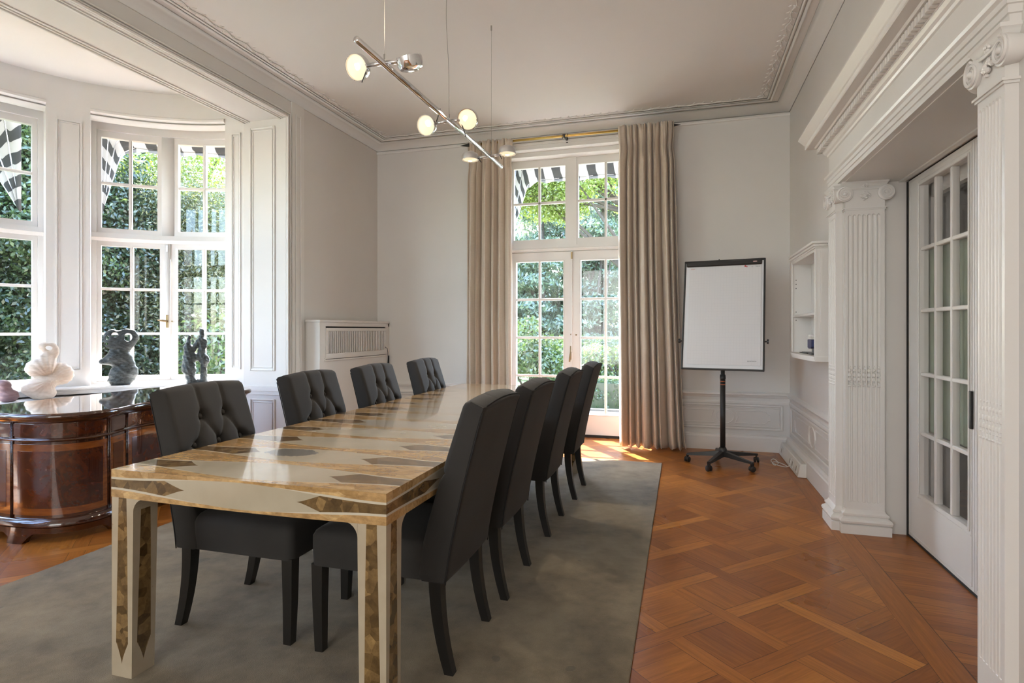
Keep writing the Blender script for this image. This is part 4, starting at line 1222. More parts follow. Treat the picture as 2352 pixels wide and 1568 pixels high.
# orientation check: positive d must shrink the outline
def area(p): return 0.5 * sum(p[i - 1][0] * p[i][1] - p[i][0] * p[i - 1][1] for i in range(len(p)))
if area(full) < 0: full.reverse()
dk = thing('writing_desk', 'glossy mahogany desk with rounded corners and burl panels, standing in the bay opening', 'desk', (DX, DY, 0))
def layer(mb, prof):
    rings = []
    for d, z in prof: rings.append([(x, y, z) for x, y in inset(full, d)])
    mb.loops(rings, True, True)
mb = MB(); layer(mb, [(0.010, 0.726), (0.003, 0.731), (0.0, 0.739), (0.002, 0.749), (0.008, 0.756), (0.014, 0.758)])
autosmooth(mb.obj('desk_edge', M['mahogany'], dk), 40)
mb = MB(); layer(mb, [(0.012, 0.757), (0.012, 0.7605)])
mb.obj('desk_top', M['desktop'], dk)
mb = MB(); layer(mb, [(0.045, 0.10), (0.045, 0.70), (0.030, 0.712), (0.022, 0.727)])
autosmooth(mb.obj('carcass', M['mahogany'], dk), 40)
mb = MB(); layer(mb, [(0.044, 0.590), (0.036, 0.594), (0.032, 0.601), (0.036, 0.608), (0.044, 0.612)])
layer(mb, [(0.044, 0.085), (0.030, 0.088), (0.014, 0.10), (0.014, 0.115), (0.022, 0.125), (0.030, 0.135), (0.044, 0.142)])
autosmooth(mb.obj('moulding', M['mahogany'], dk), 40)
# panels following the outline
base = inset(full, 0.045)
cum = [0.0]
for i in range(1, len(base) + 1): cum.append(cum[-1] + (Vector(base[i % len(base)]) - Vector(base[i - 1])).length)
def onoutline(s, off):
    s = s % cum[-1]
    for i in range(len(base)):
        if cum[i] <= s <= cum[i + 1]:
            t = (s - cum[i]) / max(1e-6, cum[i + 1] - cum[i]); a = Vector(base[i]); b = Vector(base[(i + 1) % len(base)])
            p = a.lerp(b, t); tt = (b - a).normalized(); n = Vector((tt.y, -tt.x)); return p + n * off
    return Vector(base[0])
def arc_of(x, y):
    best = None
    for i, p in enumerate(base):
        q = (p[0] + DX - x) ** 2 + (p[1] + DY - y) ** 2
        if best is None or q < best[0]: best = (q, cum[i])
    return best[1]
def patch(mb, s0, s1, z0, z1, off):
    n = max(2, int(abs(s1 - s0) / 0.025))
    rings = []
    for k in range(n + 1):
        s = s0 + (s1 - s0) * k / n; a = onoutline(s, -0.004); b = onoutline(s, off)
        rings.append([(a.x, a.y, z0), (b.x, b.y, z0), (b.x, b.y, z1), (a.x, a.y, z1)])
    mb.loops(rings, True, True)
corner = [arc_of(-3.79, 2.43), arc_of(-3.43, 2.74), arc_of(-3.50, 2.915)]
mids = [arc_of(-4.26, 2.60), arc_of(-3.517, 3.25)]
lo, hi = sorted((corner[0], corner[1]))
ss = sorted(set(corner + [arc_of(-4.26, 2.60), arc_of(-3.50, 3.585), arc_of(-3.43, 3.76), arc_of(-3.79, 4.07), arc_of(-4.26, 3.90), arc_of(-4.255, 3.25)]))
for k in range(len(ss)):
    a = ss[k]; b = ss[(k + 1) % len(ss)]
    if b <= a: b += cum[-1]
    if b - a < 0.06: continue
    mb = MB(); patch(mb, a + 0.012, b - 0.012, 0.16, 0.575, 0.003); o = mb.obj('panel', M['banding'], dk)
    autosmooth(o, 40)
    e = min(0.045, (b - a) * 0.2)
    mb = MB(); patch(mb, a + e, b - e, 0.200, 0.535, 0.0045); autosmooth(mb.obj('burl_field', M['burl'], o), 40)
    mb = MB(); patch(mb, a + 0.012, b - 0.012, 0.625, 0.695, 0.003); autosmooth(mb.obj('frieze_panel', M['burl'], dk), 40)
    mb = MB()
    for q in (a - 0.006, a + 0.006):
        p = onoutline(q, 0.004); mb.tube([(p.x, p.y, 0.14), (p.x, p.y, 0.725)], 0.004, 6)
    mb.obj('bead', M['mahogany'], dk, True)
# marquetry sprays on the front frieze
r_ = random.Random(5)
for sc_ in (arc_of(-3.517, 3.08), arc_of(-3.517, 3.42)):
    mb = MB()
    for k in range(34):
        s = sc_ + r_.gauss(0, 0.055); z = 0.660 + r_.gauss(0, 0.012) ; q = r_.uniform(0.003, 0.007); patch(mb, s, s + q * 1.6, z, z + q, 0.0036)
    mb.obj('marquetry', M['banding'], dk)
# bracket feet: skirt with cut-outs
mb = MB()
def footpath(s):
    z = 0.055
    for c_ in foot_s:
        d = abs((s - c_ + cum[-1] / 2) % cum[-1] - cum[-1] / 2)
        if d < 0.055: z = min(z, 0.0)
        elif d < 0.10: z = min(z, 0.055 * (0.35 + 0.65 * (d - 0.055) / 0.045) ** 1.0)
    return z
foot_s = [arc_of(-3.74, 2.43), arc_of(-3.43, 2.80), arc_of(-3.43, 3.70), arc_of(-3.74, 4.07), arc_of(-4.26, 3.9), arc_of(-4.26, 2.6)]
n = 260; rings = []
for k in range(n + 1):
    s = cum[-1] * k / n; zb = footpath(s); flare = 0.018 if zb < 0.02 else 0.0
    a = onoutline(s, -0.012); b = onoutline(s, 0.020); c_ = onoutline(s, 0.016 + flare)
    rings.append([(a.x, a.y, zb), (c_.x, c_.y, zb), (b.x, b.y, 0.09), (a.x, a.y, 0.09)])
mb.loops(rings, True, False)
autosmooth(mb.obj('plinth', M['mahogany'], dk), 50)

# ------------------------------------------------------------------ curtains and rod
rod = thing('curtain_rod', 'long brass curtain rod with black spear finials over the french window', 'curtain rod', (-1.245, 6.25, 3.385))
hw_ = 1.21
mb = MB(); mb.tube([(-hw_ + 0.10, 0, 0), (hw_ - 0.10, 0, 0)], 0.0135, 12); mb.obj('pole', M['brass'], rod, True)
for sg in (-1, 1):
    mb = MB(); mb.tube([(sg * (hw_ - 0.11), 0, 0), (sg * (hw_ - 0.08), 0, 0), (sg * (hw_ + 0.02), 0, 0)], [0.020, 0.020, 0.001], 12); mb.obj('finial', M['blackmetal'], rod)
for bx in (0.0, -1.0, 1.0):
    mb = MB(); mb.box(bx - 0.010, bx + 0.010, 0.0, 0.16, -0.006, 0.006); mb.tube([(bx - 0.012, 0, 0), (bx + 0.012, 0, 0)], 0.019, 12); mb.box(bx - 0.012, bx + 0.012, 0.150, 0.158, -0.03, 0.03)
    mb.obj('bracket', M['blackmetal'], rod)
for xx, n_, x1_ in ((-1.13, 8, -0.60), (0.60, 10, 1.16), (-0.02, 3, 0.02)):
    for k in range(n_):
        x = xx + (x1_ - xx) * k / (n_ - 1) + (0.0 if n_ > 3 else 0.006 * k)
        mb = MB(); mb.tube([(x + 0.003 * math.sin(a), 0.021 * math.cos(a), 0.021 * math.sin(a) - 0.004) for a in [2 * PI * q / 14 for q in range(15)]], 0.0028, 5)
        mb.obj('ring', M['blackmetal'], rod, True)
def curtain(name, label, x0t, x1t, x0b, x1b, ztop, zbot, folds, seed, yc=6.235, amp=0.072):
    r = random.Random(seed); ph = [r.uniform(0, 6.28) for _ in range(6)]
    nu, nv = folds * 22, 60
    wob = [r.uniform(0.6, 1.35) for _ in range(folds + 2)]
    def f(u, v):
        t = v                                             # 0 bottom .. 1 top
        z = zbot + (ztop - zbot) * v
        s = u * folds + 0.10 * math.sin(2.2 * (1 - v) + ph[0]) * (1 - v) + 0.05 * math.sin(7 * (1 - v) + ph[1])
        xa = x0b + (x0t - x0b) * (v ** 0.6); xb = x1b + (x1t - x1b) * (v ** 0.6)
        k = int(min(max(s, 0), folds)); fr = s - k
        A = amp * (wob[k] * (1 - fr) + wob[k + 1] * fr)
        topz = max(0, (v - 0.955) / 0.045)
        A *= (1 - 0.45 * min(1, max(0, (v - 0.80) / 0.2)))
        s += 0.16 * math.sin(s * 2.4 + ph[4]) + 0.07 * math.sin(s * 5.3 + 1.3 * v + ph[5])
        c = 2 * abs(math.sin(PI * s)) ** 0.5 - 1.0
        y = yc - A * c + 0.012 * math.sin(2 * PI * s * 0.5 + ph[2] + 2.0 * v) - 0.012 * math.sin(v * 5 + ph[3]) * (1 - v)
        y += 0.008 * math.sin(4 * PI * s + ph[4] + 1.5 * v) * (0.4 + 0.6 * (1 - v))
        # triple pinch pleats near the heading
        pin = math.exp(-((v - 0.925) / 0.020) ** 2)
        q = (s % 1.0) - 0.5
        y += -0.030 * pin * math.exp(-(q / 0.10) ** 2) * math.cos(q * 75) + 0.012 * topz * math.cos(2 * PI * s * 3)
        x = xa + (xb - xa) * (u + 0.020 * math.sin(4 * PI * s + ph[5]) / folds)
        x += 0.25 / folds * (xb - xa) * 0.35 * math.sin(2 * PI * s) * (1 - 0.5 * v)
        sc = 1.0 - 0.05 * math.exp(-((v - 0.925) / 0.03) ** 2)
        x = (xa + xb) / 2 + (x - (xa + xb) / 2) * sc
        z += 0.012 * math.cos(2 * PI * s) * (1 if v > 0.99 else 0) + (0.008 * math.sin(s * 5 + ph[1]) if v < 0.001 else 0)
        return (x, y, z)
    m = MB(); m.grid(f, nu, nv)
    o = m.obj(name, M['curtain'], None, True)
    sm = o.modifiers.new('thickness', 'SOLIDIFY'); sm.thickness = 0.004; sm.offset = 0
    return tag(o, label, 'curtain')
curtain('curtain', 'narrower taupe silk curtain left of the french window, behind the hanging lamp', -2.375, -1.83, -2.40, -1.83, 3.405, 0.03, 6, 11)
curtain('curtain', 'wider taupe silk curtain right of the french window, beside the flip chart', -0.655, -0.085, -0.64, 0.03, 3.405, 0.025, 8, 24, 6.20, 0.088)

# ------------------------------------------------------------------ radiator cover and its contents
XC, YC0 = XL + 0.165, 4.99
rc = thing('radiator_cover', 'white boxed radiator cover with slatted vent in the left corner', 'radiator cover', (XL, (YC0 + YB) / 2, 0))
def rb(m, x0, x1, y0, y1, z0, z1, bev=0.0): m.box(x0 - XL, x1 - XL, y0 - (YC0 + YB) / 2, y1 - (YC0 + YB) / 2, z0, z1, None, bev)
mb = MB()
rb(mb, XL, XC - 0.001, YC0, YC0 + 0.03, 0, 1.324); rb(mb, XL, XC, YB - 0.03, YB, 0, 1.325); rb(mb, XL, XC + 0.012, YC0 - 0.012, YB, 1.325, 1.350, 0.004)
rb(mb, XC - 0.02, XC + 0.001, YC0 + 0.001, YC0 + 0.10, 0.929, 1.286); rb(mb, XC - 0.02, XC + 0.001, YB - 0.08, YB, 0.929, 1.286)
rb(mb, XC - 0.0195, XC, YC0 + 0.0015, YB, 1.285, 1.325); rb(mb, XC - 0.0195, XC, YC0 + 0.0015, YB, 0.0, 0.93)
rb(mb, XC - 0.005, XC + 0.010, YC0 + 0.08, YB - 0.08, 0.925, 0.945, 0.004)
rb(mb, XC - 0.005, XC + 0.006, YC0 + 0.08, YB - 0.08, 0.955, 0.962, 0.002)
rb(mb, XC, XC + 0.015, YC0, YB, 0, 0.10, 0.004)
mb.obj('casing', M['paint'], rc)
mb = MB(); ga, gb = YC0 + 0.13, YB - 0.12; gz0, gz1 = 1.005, 1.235
for (a, b, e, f) in ((YC0 + 0.10, YB - 0.085, 0.95, gz0), (YC0 + 0.10, YB - 0.085, gz1, 1.268), (YC0 + 0.10, ga, gz0, gz1), (gb, YB - 0.085, gz0, gz1)):
    rb(mb, XC - 0.012, XC + 0.008, a, b, e, f, 0.003)
n = 32
for k in range(n):
    y = ga + (gb - ga) * (k + 0.5) / n; rb(mb, XC - 0.006, XC + 0.010, y - 0.0095, y + 0.0095, gz0, gz1, 0.004)
mb.obj('vent_grille', M['paint'], rc)
mb = MB(); rb(mb, XC - 0.022, XC - 0.016, YC0 + 0.10, YB - 0.08, 0.93, 1.285); mb.obj('dark_interior', M['dark'], rc)
mb = MB(); P_ = lambda y, z, x=XC + 0.014: (x - XL, y - (YC0 + YB) / 2, z)
mb.tube([P_(YB - 0.125, 1.04), P_(YB - 0.105, 1.02, XC + 0.03), P_(YB - 0.075, 0.97, XC + 0.022), P_(YB - 0.060, 0.90), P_(YB - 0.075, 0.83), P_(YB - 0.078, 0.70)], 0.004, 6)
mb.obj('cord', M['ink_grey'], rc, True)

# ------------------------------------------------------------------ pendant lamp
LX, LZ = -1.40, 2.555
lamp = thing('pendant_lamp', 'chrome bar pendant lamp with six round swivelling spots over the table', 'lamp', (LX, 3.34, LZ))
Y_ = lambda y: y - 3.34
mb = MB(); mb.tube([(-0.005, Y_(2.285), 0), (0.01, Y_(4.40), 0)], 0.016, 20); mb.obj('bar', M['chrome'], lamp, True)
for y, dx in ((2.53, 0), (3.35, 0), (4.12, 0.02)):
    mb = MB()
    if y == 3.35: pts = [(dx + 0.012 * math.sin(k * 0.55) * (k / 14) - 0.02 * k / 14, Y_(y), 0.02 + (ZC - LZ - 0.02) * k / 14) for k in range(15)]
    else: pts = [(dx, Y_(y), 0.01), (dx, Y_(y), ZC - LZ)]
    mb.tube(pts, 0.0018 if y == 3.35 else 0.0011, 5); mb.tube([(dx, Y_(y), 0.012), (dx, Y_(y), 0.045)], 0.004, 6)
    mb.tube([(pts[-1][0], Y_(y), ZC - LZ - 0.035), (pts[-1][0], Y_(y), ZC - LZ)], 0.006, 8)
    mb.obj('suspension_cable', M['cable'], lamp, True)
def spot(y, side, off, direc, glow, dz=0.0, mat='chrome', power=12.0):
    arm = MB(); hub = Vector((side * off, Y_(y), dz)); st = Vector((side * 0.012, Y_(y), 0.002))
    d = Vector(direc).normalized()
    arm.tube([st, st.lerp(hub, 0.55)], 0.0105, 12); arm.tube([st.lerp(hub, 0.45), hub - (hub - st).normalized() * 0.045], 0.0075, 12)
    a = arm.obj('arm', M['satin'], lamp, True)
    q = Vector((0, 0, 1)).rotation_difference(d).to_matrix().to_4x4()
    mm = T(hub) @ q
    R_ = 0.064
    c = MB(); c.lathe([(0.001, -0.048), (R_ * 0.55, -0.046), (R_ * 0.85, -0.036), (R_ * 0.98, -0.018), (R_, 0.0), (R_, 0.012), (R_ * 0.95, 0.012), (R_ * 0.94, 0.002), (R_ * 0.80, -0.018), (R_ * 0.4, -0.030), (0.001, -0.032)], 36, mm)
    for k in range(3):
        an = 2 * PI * k / 3 + 0.4; c.box(-0.004, 0.004, R_ * 0.92, R_ * 1.01, 0.009, 0.015, mm @ Rz(an))
    co = c.obj('spot_housing', M[mat], lamp, True); autosmooth(co, 30)
    g = MB(); g.lathe([(0.001, 0.022), (R_ * 0.4, 0.019), (R_ * 0.75, 0.011), (R_ * 0.93, 0.003), (R_ * 0.93, 0.001), (0.001, 0.001)], 32, mm)
    g.obj('lamp_glass', M['lamp'], co, True)
    gg = MB(); gg.sphere((glow[0] * R_, glow[1] * R_, 0.016), R_ * 0.34, 14, 8, (1, 1, 0.28), mm); gg.obj('bulb', M['lamphot'], co, True)
    l = bpy.data.lights.new('lamp_light', 'SPOT'); l.energy = power; l.spot_size = 2.5; l.spot_blend = 1.0; l.color = (1.0, 0.86, 0.68); l.shadow_soft_size = 0.05
    lo = bpy.data.objects.new('lamp_light', l); COL.objects.link(lo); lo.parent = lamp
    lo.matrix_local = T(hub + d * 0.04) @ (Vector((0, 0, -1)).rotation_difference(d).to_matrix().to_4x4())
    h = MB(); e = hub.lerp(st, 0.45)
    return e
hs = []
hs.append((spot(2.53, -1, 0.150, (-0.12, -0.86, -0.42), (0.15, 0.0)), (-0.03, -0.01, -0.085)))
hs.append((spot(2.53, 1, 0.135, (-0.15, -0.26, 0.95), (0, 0), -0.005, 'chrome', 4.5), (0.0, 0, 0)))
hs.append((spot(3.35, -1, 0.155, (-0.10, -0.90, -0.30), (0.3, 0.1), -0.01), (0.03, 0.0, 0.09)))
hs.append((spot(3.35, 1, 0.125, (0.0, -0.92, -0.45), (-0.1, 0.1), 0.0), (0.03, 0.02, -0.10)))
hs.append((spot(4.12, -1, 0.150, (0.0, -0.02, -1.0), (0, 0), 0.0, 'satin'), (0.03, -0.01, -0.04)))
hs.append((spot(4.12, 1, 0.145, (0.0, -0.02, -1.0), (0, 0), 0.02, 'satin'), (0.02, -0.01, -0.04)))
for e, d in hs:
    if Vector(d).length > 0.01:
        mb = MB(); mb.tube([e, e + Vector(d)], 0.0032, 6); mb.obj('handle', M['blackmetal'], lamp)

# ------------------------------------------------------------------ flip chart
FCX, FCY = 0.36, 5.67
fc = thing('flip_chart', 'white flip chart board in black frame on a black rolling star base', 'flip chart', (FCX, FCY, 0), math.radians(-10))
mb = MB(); mb.tube([(0, 0, 0.10), (0, 0, 0.80)], 0.0235, 20); mb.tube([(0, 0, 0.60), (0, 0, 0.93)], 0.018, 16)
mb.tube([(0, 0, 0.835), (0, 0, 0.80), (0, 0, 0.79)], [0.024, 0.027, 0.0235], 20)
mb.tube([(0, 0.02, 0.92), (0, 0.045, 1.02)], 0.015, 10)
mb.obj('pole', M['blackmetal'], fc, True)
mb = MB(); mb.tube([(0, 0, 0.775), (0, 0, 0.771)], 0.0242, 20); mb.tube([(0, 0, 0.745), (0, 0, 0.741)], 0.0242, 20); mb.obj('orange_band', M['orange'], fc)
mb = MB(); mb.lathe([(0.001, 0.165), (0.030, 0.162), (0.038, 0.14), (0.045, 0.10), (0.040, 0.085), (0.001, 0.083)], 20); mb.obj('hub', M['blackplastic'], fc, True)
cps = [(0.047, 5.705), (0.225, 5.373), (0.590, 5.46), (0.670, 5.86), (0.33, 6.03)]
for (wx, wy) in cps:
    p = Rz(math.radians(10)) @ Vector((wx - FCX, wy - FCY, 0)); p.z = 0; d = p.normalized()
    mb = MB()
    rings = []
    sidev = Vector((-d.y, d.x, 0))
    for t_, wd, z0_, z1_ in ((0.0, 0.030, 0.085, 0.135), (0.3, 0.026, 0.080, 0.118), (0.7, 0.021, 0.072, 0.098), (1.0, 0.016, 0.068, 0.084)):
        c_ = p * t_ * 1.02; rings.append([c_ - sidev * wd + Vector((0, 0, z0_)), c_ + sidev * wd + Vector((0, 0, z0_)), c_ + sidev * wd * 0.75 + Vector((0, 0, z1_)), c_ - sidev * wd * 0.75 + Vector((0, 0, z1_))])
    mb.loops(rings); leg_o = mb.obj('leg', M['blackplastic'], fc); autosmooth(leg_o, 50)
    w_ = MB(); mm = T(p + Vector((0, 0, 0.026))) @ Rz(math.atan2(d.y, d.x) + 1.1)
    for sg in (-1, 1):
        w_.lathe([(0.001, -0.009), (0.020, -0.009), (0.0255, -0.006), (0.0255, 0.006), (0.020, 0.009), (0.001, 0.009)], 18, mm @ T((0, sg * 0.014, 0)) @ Rx(PI / 2))
    w_.box(-0.016, 0.016, -0.005, 0.005, 0.0, 0.046, mm)
    autosmooth(w_.obj('castor', M['blackplastic'], leg_o), 40)
tilt = math.radians(12); bw, bh = 0.72, 1.05
BM = T((0, -0.10, 0.88)) @ Rx(-tilt)
mb = MB(); mb.box(-bw / 2 + 0.012, bw / 2 - 0.012, -0.006, 0.008, 0.012, bh - 0.02, BM); mb.obj('board', M['whiteboard'], fc)
mb = MB()
for a, b, e, f in ((-bw / 2, -bw / 2 + 0.016, 0, bh), (bw / 2 - 0.016, bw / 2, 0, bh), (-bw / 2, bw / 2, 0, 0.016), (-bw / 2, bw / 2, bh - 0.02, bh)):
    mb.box(a, b, -0.014, 0.016, e, f, BM, 0.004)
mb.obj('frame', M['blackplastic'], fc)
mb = MB(); mb.box(-bw / 2 + 0.022, bw / 2 - 0.030, -0.030, -0.006, bh - 0.062, bh - 0.012, BM, 0.008); mb.obj('clamp_bar', M['blackplastic'], fc)
for sg in (-1, 1):
    mb = MB(); mb.tube([(sg * bw / 2, 0.0, 0.27), (sg * (bw / 2 + 0.020), 0.0, 0.27)], 0.006, 8, True, BM)
    mb.tube([(sg * (bw / 2 + 0.016), 0.0, 0.27), (sg * (bw / 2 + 0.032), 0.0, 0.27)], 0.021, 12, True, BM); mb.obj('knob', M['blackplastic'], fc)
pad = MB(); px0, px1, pz0, pz1 = -bw / 2 + 0.050, bw / 2 - 0.034, 0.048, bh - 0.045
pad.add([Vector(q) for q in ((px0, -0.013, pz0), (px1, -0.013, pz0), (px1, -0.013, pz1), (px0, -0.013, pz1))], [(0, 1, 2, 3)], BM, [[(px0, pz0), (px1, pz0), (px1, pz1), (px0, pz1)]])
pad.add([Vector(q) for q in ((px0, -0.013, pz0), (px1, -0.013, pz0), (px1, -0.006, pz0), (px0, -0.006, pz0))], [(0, 1, 2, 3)], BM, [[(0, 0)] * 4])
for xx in (px0, px1): pad.add([(xx, -0.013, pz0), (xx, -0.006, pz0), (xx, -0.006, pz1), (xx, -0.013, pz1)], [(0, 1, 2, 3)], BM, [[(0, 0)] * 4])
pad_o = pad.obj('paper_pad', M['paper'], fc)
def text(name, body, size, mat, parent, mm, bold=False):
    cu = bpy.data.curves.new(name, 'FONT'); cu.body = body; cu.size = size; cu.extrude = 0.0002; cu.align_x = 'LEFT'
    o = bpy.data.objects.new(name, cu); COL.objects.link(o)
    dg = bpy.context.evaluated_depsgraph_get(); me = bpy.data.meshes.new_from_object(o.evaluated_get(dg))
    bpy.data.objects.remove(o, do_unlink=True)
    me.materials.clear(); me.materials.append(mat); me.transform(mm @ Rx(PI / 2))
    q = bpy.data.objects.new(name, me); COL.objects.link(q); q.parent = parent; return q
text('printed_word', 'quantore', 0.021, M['ink_grey'], pad_o, BM @ T((px1 - 0.110, -0.0136, pz0 + 0.035)))
text('printed_word', 'quantore', 0.010, M['ink_red'], pad_o, BM @ T((px0 + 0.012, -0.0136, pz1 - 0.040)))
text('printed_word', 'A1', 0.012, M['ink_grey'], pad_o, BM @ T((px1 - 0.085, -0.0136, pz1 - 0.038)))
text('printed_word', 'DIN A1', 0.012, M['ink_grey'], pad_o, BM @ T((px1 - 0.050, -0.0136, pz1 - 0.038)))
mb = MB(); mb.box(px1 - 0.145, px1 - 0.132, -0.0136, -0.0132, pz1 - 0.034, pz1 - 0.020, BM); mb.box(px1 - 0.130, px1 - 0.120, -0.0136, -0.0132, pz1 - 0.038, pz1 - 0.028, BM)
mb.obj('red_mark', M['ink_red'], pad_o)
mb = MB(); mb.box(bw / 2 - 0.105, bw / 2 - 0.072, -0.0312, -0.0302, bh - 0.040, bh - 0.031, BM); mb.obj('maker_plate', M['ink_pink'], fc)
mb = MB(); mb.box(bw / 2 - 0.101, bw / 2 - 0.076, -0.0318, -0.0310, bh - 0.0375, bh - 0.0335, BM); mb.obj('plate_face', M['paperwhite'], fc)

# ------------------------------------------------------------------ wall cabinet
CX0, CY0_, CY1_ = 0.895, 4.47, 5.40
wc = thing('wall_cabinet', 'white open wall cabinet with one shelf, hung on the right wall beside the pilaster', 'cabinet', (XR, (CY0_ + CY1_) / 2, 1.04))
cyc = (CY0_ + CY1_) / 2
def cb(m, x0, x1, y0, y1, z0, z1, bev=0.0): m.box(x0 - XR, x1 - XR, y0 - cyc, y1 - cyc, z0 - 1.04, z1 - 1.04, None, bev)
mb = MB()
cb(mb, CX0, XR, CY0_, CY0_ + 0.022, 1.06, 1.82); cb(mb, CX0, XR, CY1_ - 0.022, CY1_, 1.06, 1.82)
cb(mb, CX0 + 0.001, XR, CY0_ + 0.001, CY1_ - 0.001, 1.80, 1.821); cb(mb, XR - 0.006, XR - 0.0005, CY0_, CY1_, 1.06, 1.82)
cb(mb, CX0 + 0.03, CX0 + 0.045, CY0_ - 0.006, CY0_, 1.10, 1.80); cb(mb, CX0 + 0.085, CX0 + 0.10, CY0_ - 0.006, CY0_, 1.10, 1.80)
cb(mb, CX0 - 0.004, CX0 + 0.012, CY0_ - 0.001, CY0_ + 0.03, 1.061, 1.819, 0.003); cb(mb, CX0 - 0.004, CX0 + 0.012, CY1_ - 0.03, CY1_ + 0.001, 1.061, 1.819, 0.003)
mb.obj('carcass', M['paint'], wc)
mb = MB()
for (e, za_, zb_) in ((0.008, 1.82, 1.832), (0.016, 1.832, 1.850), (0.028, 1.850, 1.868)):
    cb(mb, CX0 - e, XR, CY0_ - e, CY1_ + e * 0.3, za_, zb_, 0.003)
for k in range(5): cb(mb, CX0 + 0.02 + k * 0.028, CX0 + 0.036 + k * 0.028, CY0_ - 0.020, CY0_ - 0.010, 1.836, 1.848)
mb.obj('cornice', M['paint'], wc)
mb = MB()
pts = [(0.0, CY0_ - 0.012 - cyc), (CX0 - 0.012 - XR, CY0_ - 0.012 - cyc)]
for k in range(11):
    t_ = k / 10; y = CY0_ + (CY1_ - CY0_) * t_; pts.append((CX0 - 0.012 - XR - 0.03 * math.sin(PI * t_ * 0.9) + 0.03 * max(0, t_ - 0.85) / 0.15, y - cyc))
pts.append((0.0, CY1_ + 0.005 - cyc))
mb.prism(pts, 0.0, 0.022); mb.prism([(x * 0.96 if x < -0.001 else x, y * 0.99) for x, y in pts], -0.014, 0.0)
mb.obj('bottom_board', M['paint'], wc)
mb = MB(); cb(mb, CX0 + 0.01, XR - 0.006, CY0_ + 0.022, CY1_ - 0.022, 1.355, 1.375, 0.003); mb.obj('shelf', M['paint'], wc)
mb = MB()
for z in (1.60, 1.635, 1.67, 1.40, 1.33):
    cb(mb, CX0 + 0.030, CX0 + 0.036, CY1_ - 0.0225, CY1_ - 0.0215, z - 0.004, z + 0.004)
mb.obj('peg_hole', M['dark'], wc)
zb = 1.062
mb = MB(); mb.box(0.925, 1.02, 4.93, 5.22, zb, zb + 0.006, None, 0.002); mb.box(0.94, 1.03, 4.95, 5.20, zb + 0.006, zb + 0.010)
tag(mb.obj('notebook', [M['blackplastic']]), 'thin dark writing pads lying on the bottom of the wall cabinet', 'notebook')
hp_ = thing('hole_punch', 'dark blue and white office punch on the bottom board of the wall cabinet', 'office punch', (0.955, 4.79, zb))
mb = MB(); mb.box(-0.035, 0.035, -0.06, 0.06, 0.0, 0.018, None, 0.004); mb.box(-0.012, 0.012, -0.045, 0.045, 0.018, 0.05); mb.obj('base', M['ink_grey'], hp_)
mb = MB(); mb.loops([[(-0.038, y, z), (0.038, y, z), (0.038, y, z + h), (-0.038, y, z + h)] for y, z, h in ((-0.075, 0.060, 0.050), (-0.04, 0.050, 0.065), (0.02, 0.045, 0.07), (0.065, 0.055, 0.058))]); autosmooth(mb.obj('lever', M['blue'], hp_), 50)
mb = MB(); mb.box(-0.036, 0.036, -0.07, 0.06, 0.116, 0.132, None, 0.003); mb.box(-0.034, 0.034, -0.068, 0.056, 0.133, 0.150, None, 0.003); mb.obj('white_top', M['paperwhite'], hp_)
mb = MB(); mb.box(0.915, 0.945, 4.52, 4.56, zb, zb + 0.03, None, 0.003); mb.box(0.92, 0.94, 4.57, 4.60, zb, zb + 0.02, None, 0.003)
tag(mb.obj('correction_roller', M['paperwhite']), 'small white stationery piece beside the blue punch in the wall cabinet', 'stationery')

# ------------------------------------------------------------------ socket box and cable
sb_ = thing('socket_box', 'white socket box on the floor along the right wall skirting', 'socket box', (0.985, 5.80, 0.004))
mb = MB(); mb.loops([[(x, y, z) for (x, z) in ((-0.05, 0.0), (-0.03, 0.105), (-0.022, 0.112), (0.018, 0.112), (0.018, 0.0))] for y in (-0.45, 0.54)]); mb.obj('housing', M['plastic_white'], sb_)
for k, yy in enumerate((-0.36, -0.18, -0.06, 0.40)):
    mb = MB(); mm = T((-0.0405, yy, 0.055)) @ Ry(0.188)
    mb.box(-0.006, 0.0, -0.035, 0.035, -0.035, 0.035, mm, 0.003); so = mb.obj('socket', M['paperwhite'], sb_)
    mb = MB(); mb.box(-0.0068, -0.005, -0.016, 0.016, -0.020, 0.020, mm); mb.obj('socket_hole', M['cable'], so)
mb = MB(); pts = [(0.935, 5.64, 0.045), (0.90, 5.66, 0.02), (0.87, 5.72, 0.008), (0.82, 5.80, 0.008), (0.80, 5.88, 0.02), (0.83, 5.92, 0.03), (0.86, 5.86, 0.012), (0.84, 5.78, 0.010), (0.81, 5.74, 0.012), (0.80, 5.80, 0.02), (0.84, 5.88, 0.012), (0.88, 5.84, 0.010), (0.92, 5.72, 0.01)]
pts3 = []
for i in range(len(pts) - 1):
    p0, p1, p2, p3 = [Vector(pts[max(0, min(len(pts) - 1, q))]) for q in (i - 1, i, i + 1, i + 2)]
    for k in range(5):
        t_ = k / 5; pts3.append(0.5 * ((2 * p1) + (-p0 + p2) * t_ + (2 * p0 - 5 * p1 + 4 * p2 - p3) * t_ * t_ + (-p0 + 3 * p1 - 3 * p2 + p3) * t_ ** 3))
mb.tube(pts3, 0.0035, 6)
tag(mb.obj('coiled_cable', M['plastic_white'], None, True), 'loose coil of thin white cable on the floor at the socket box', 'cable')

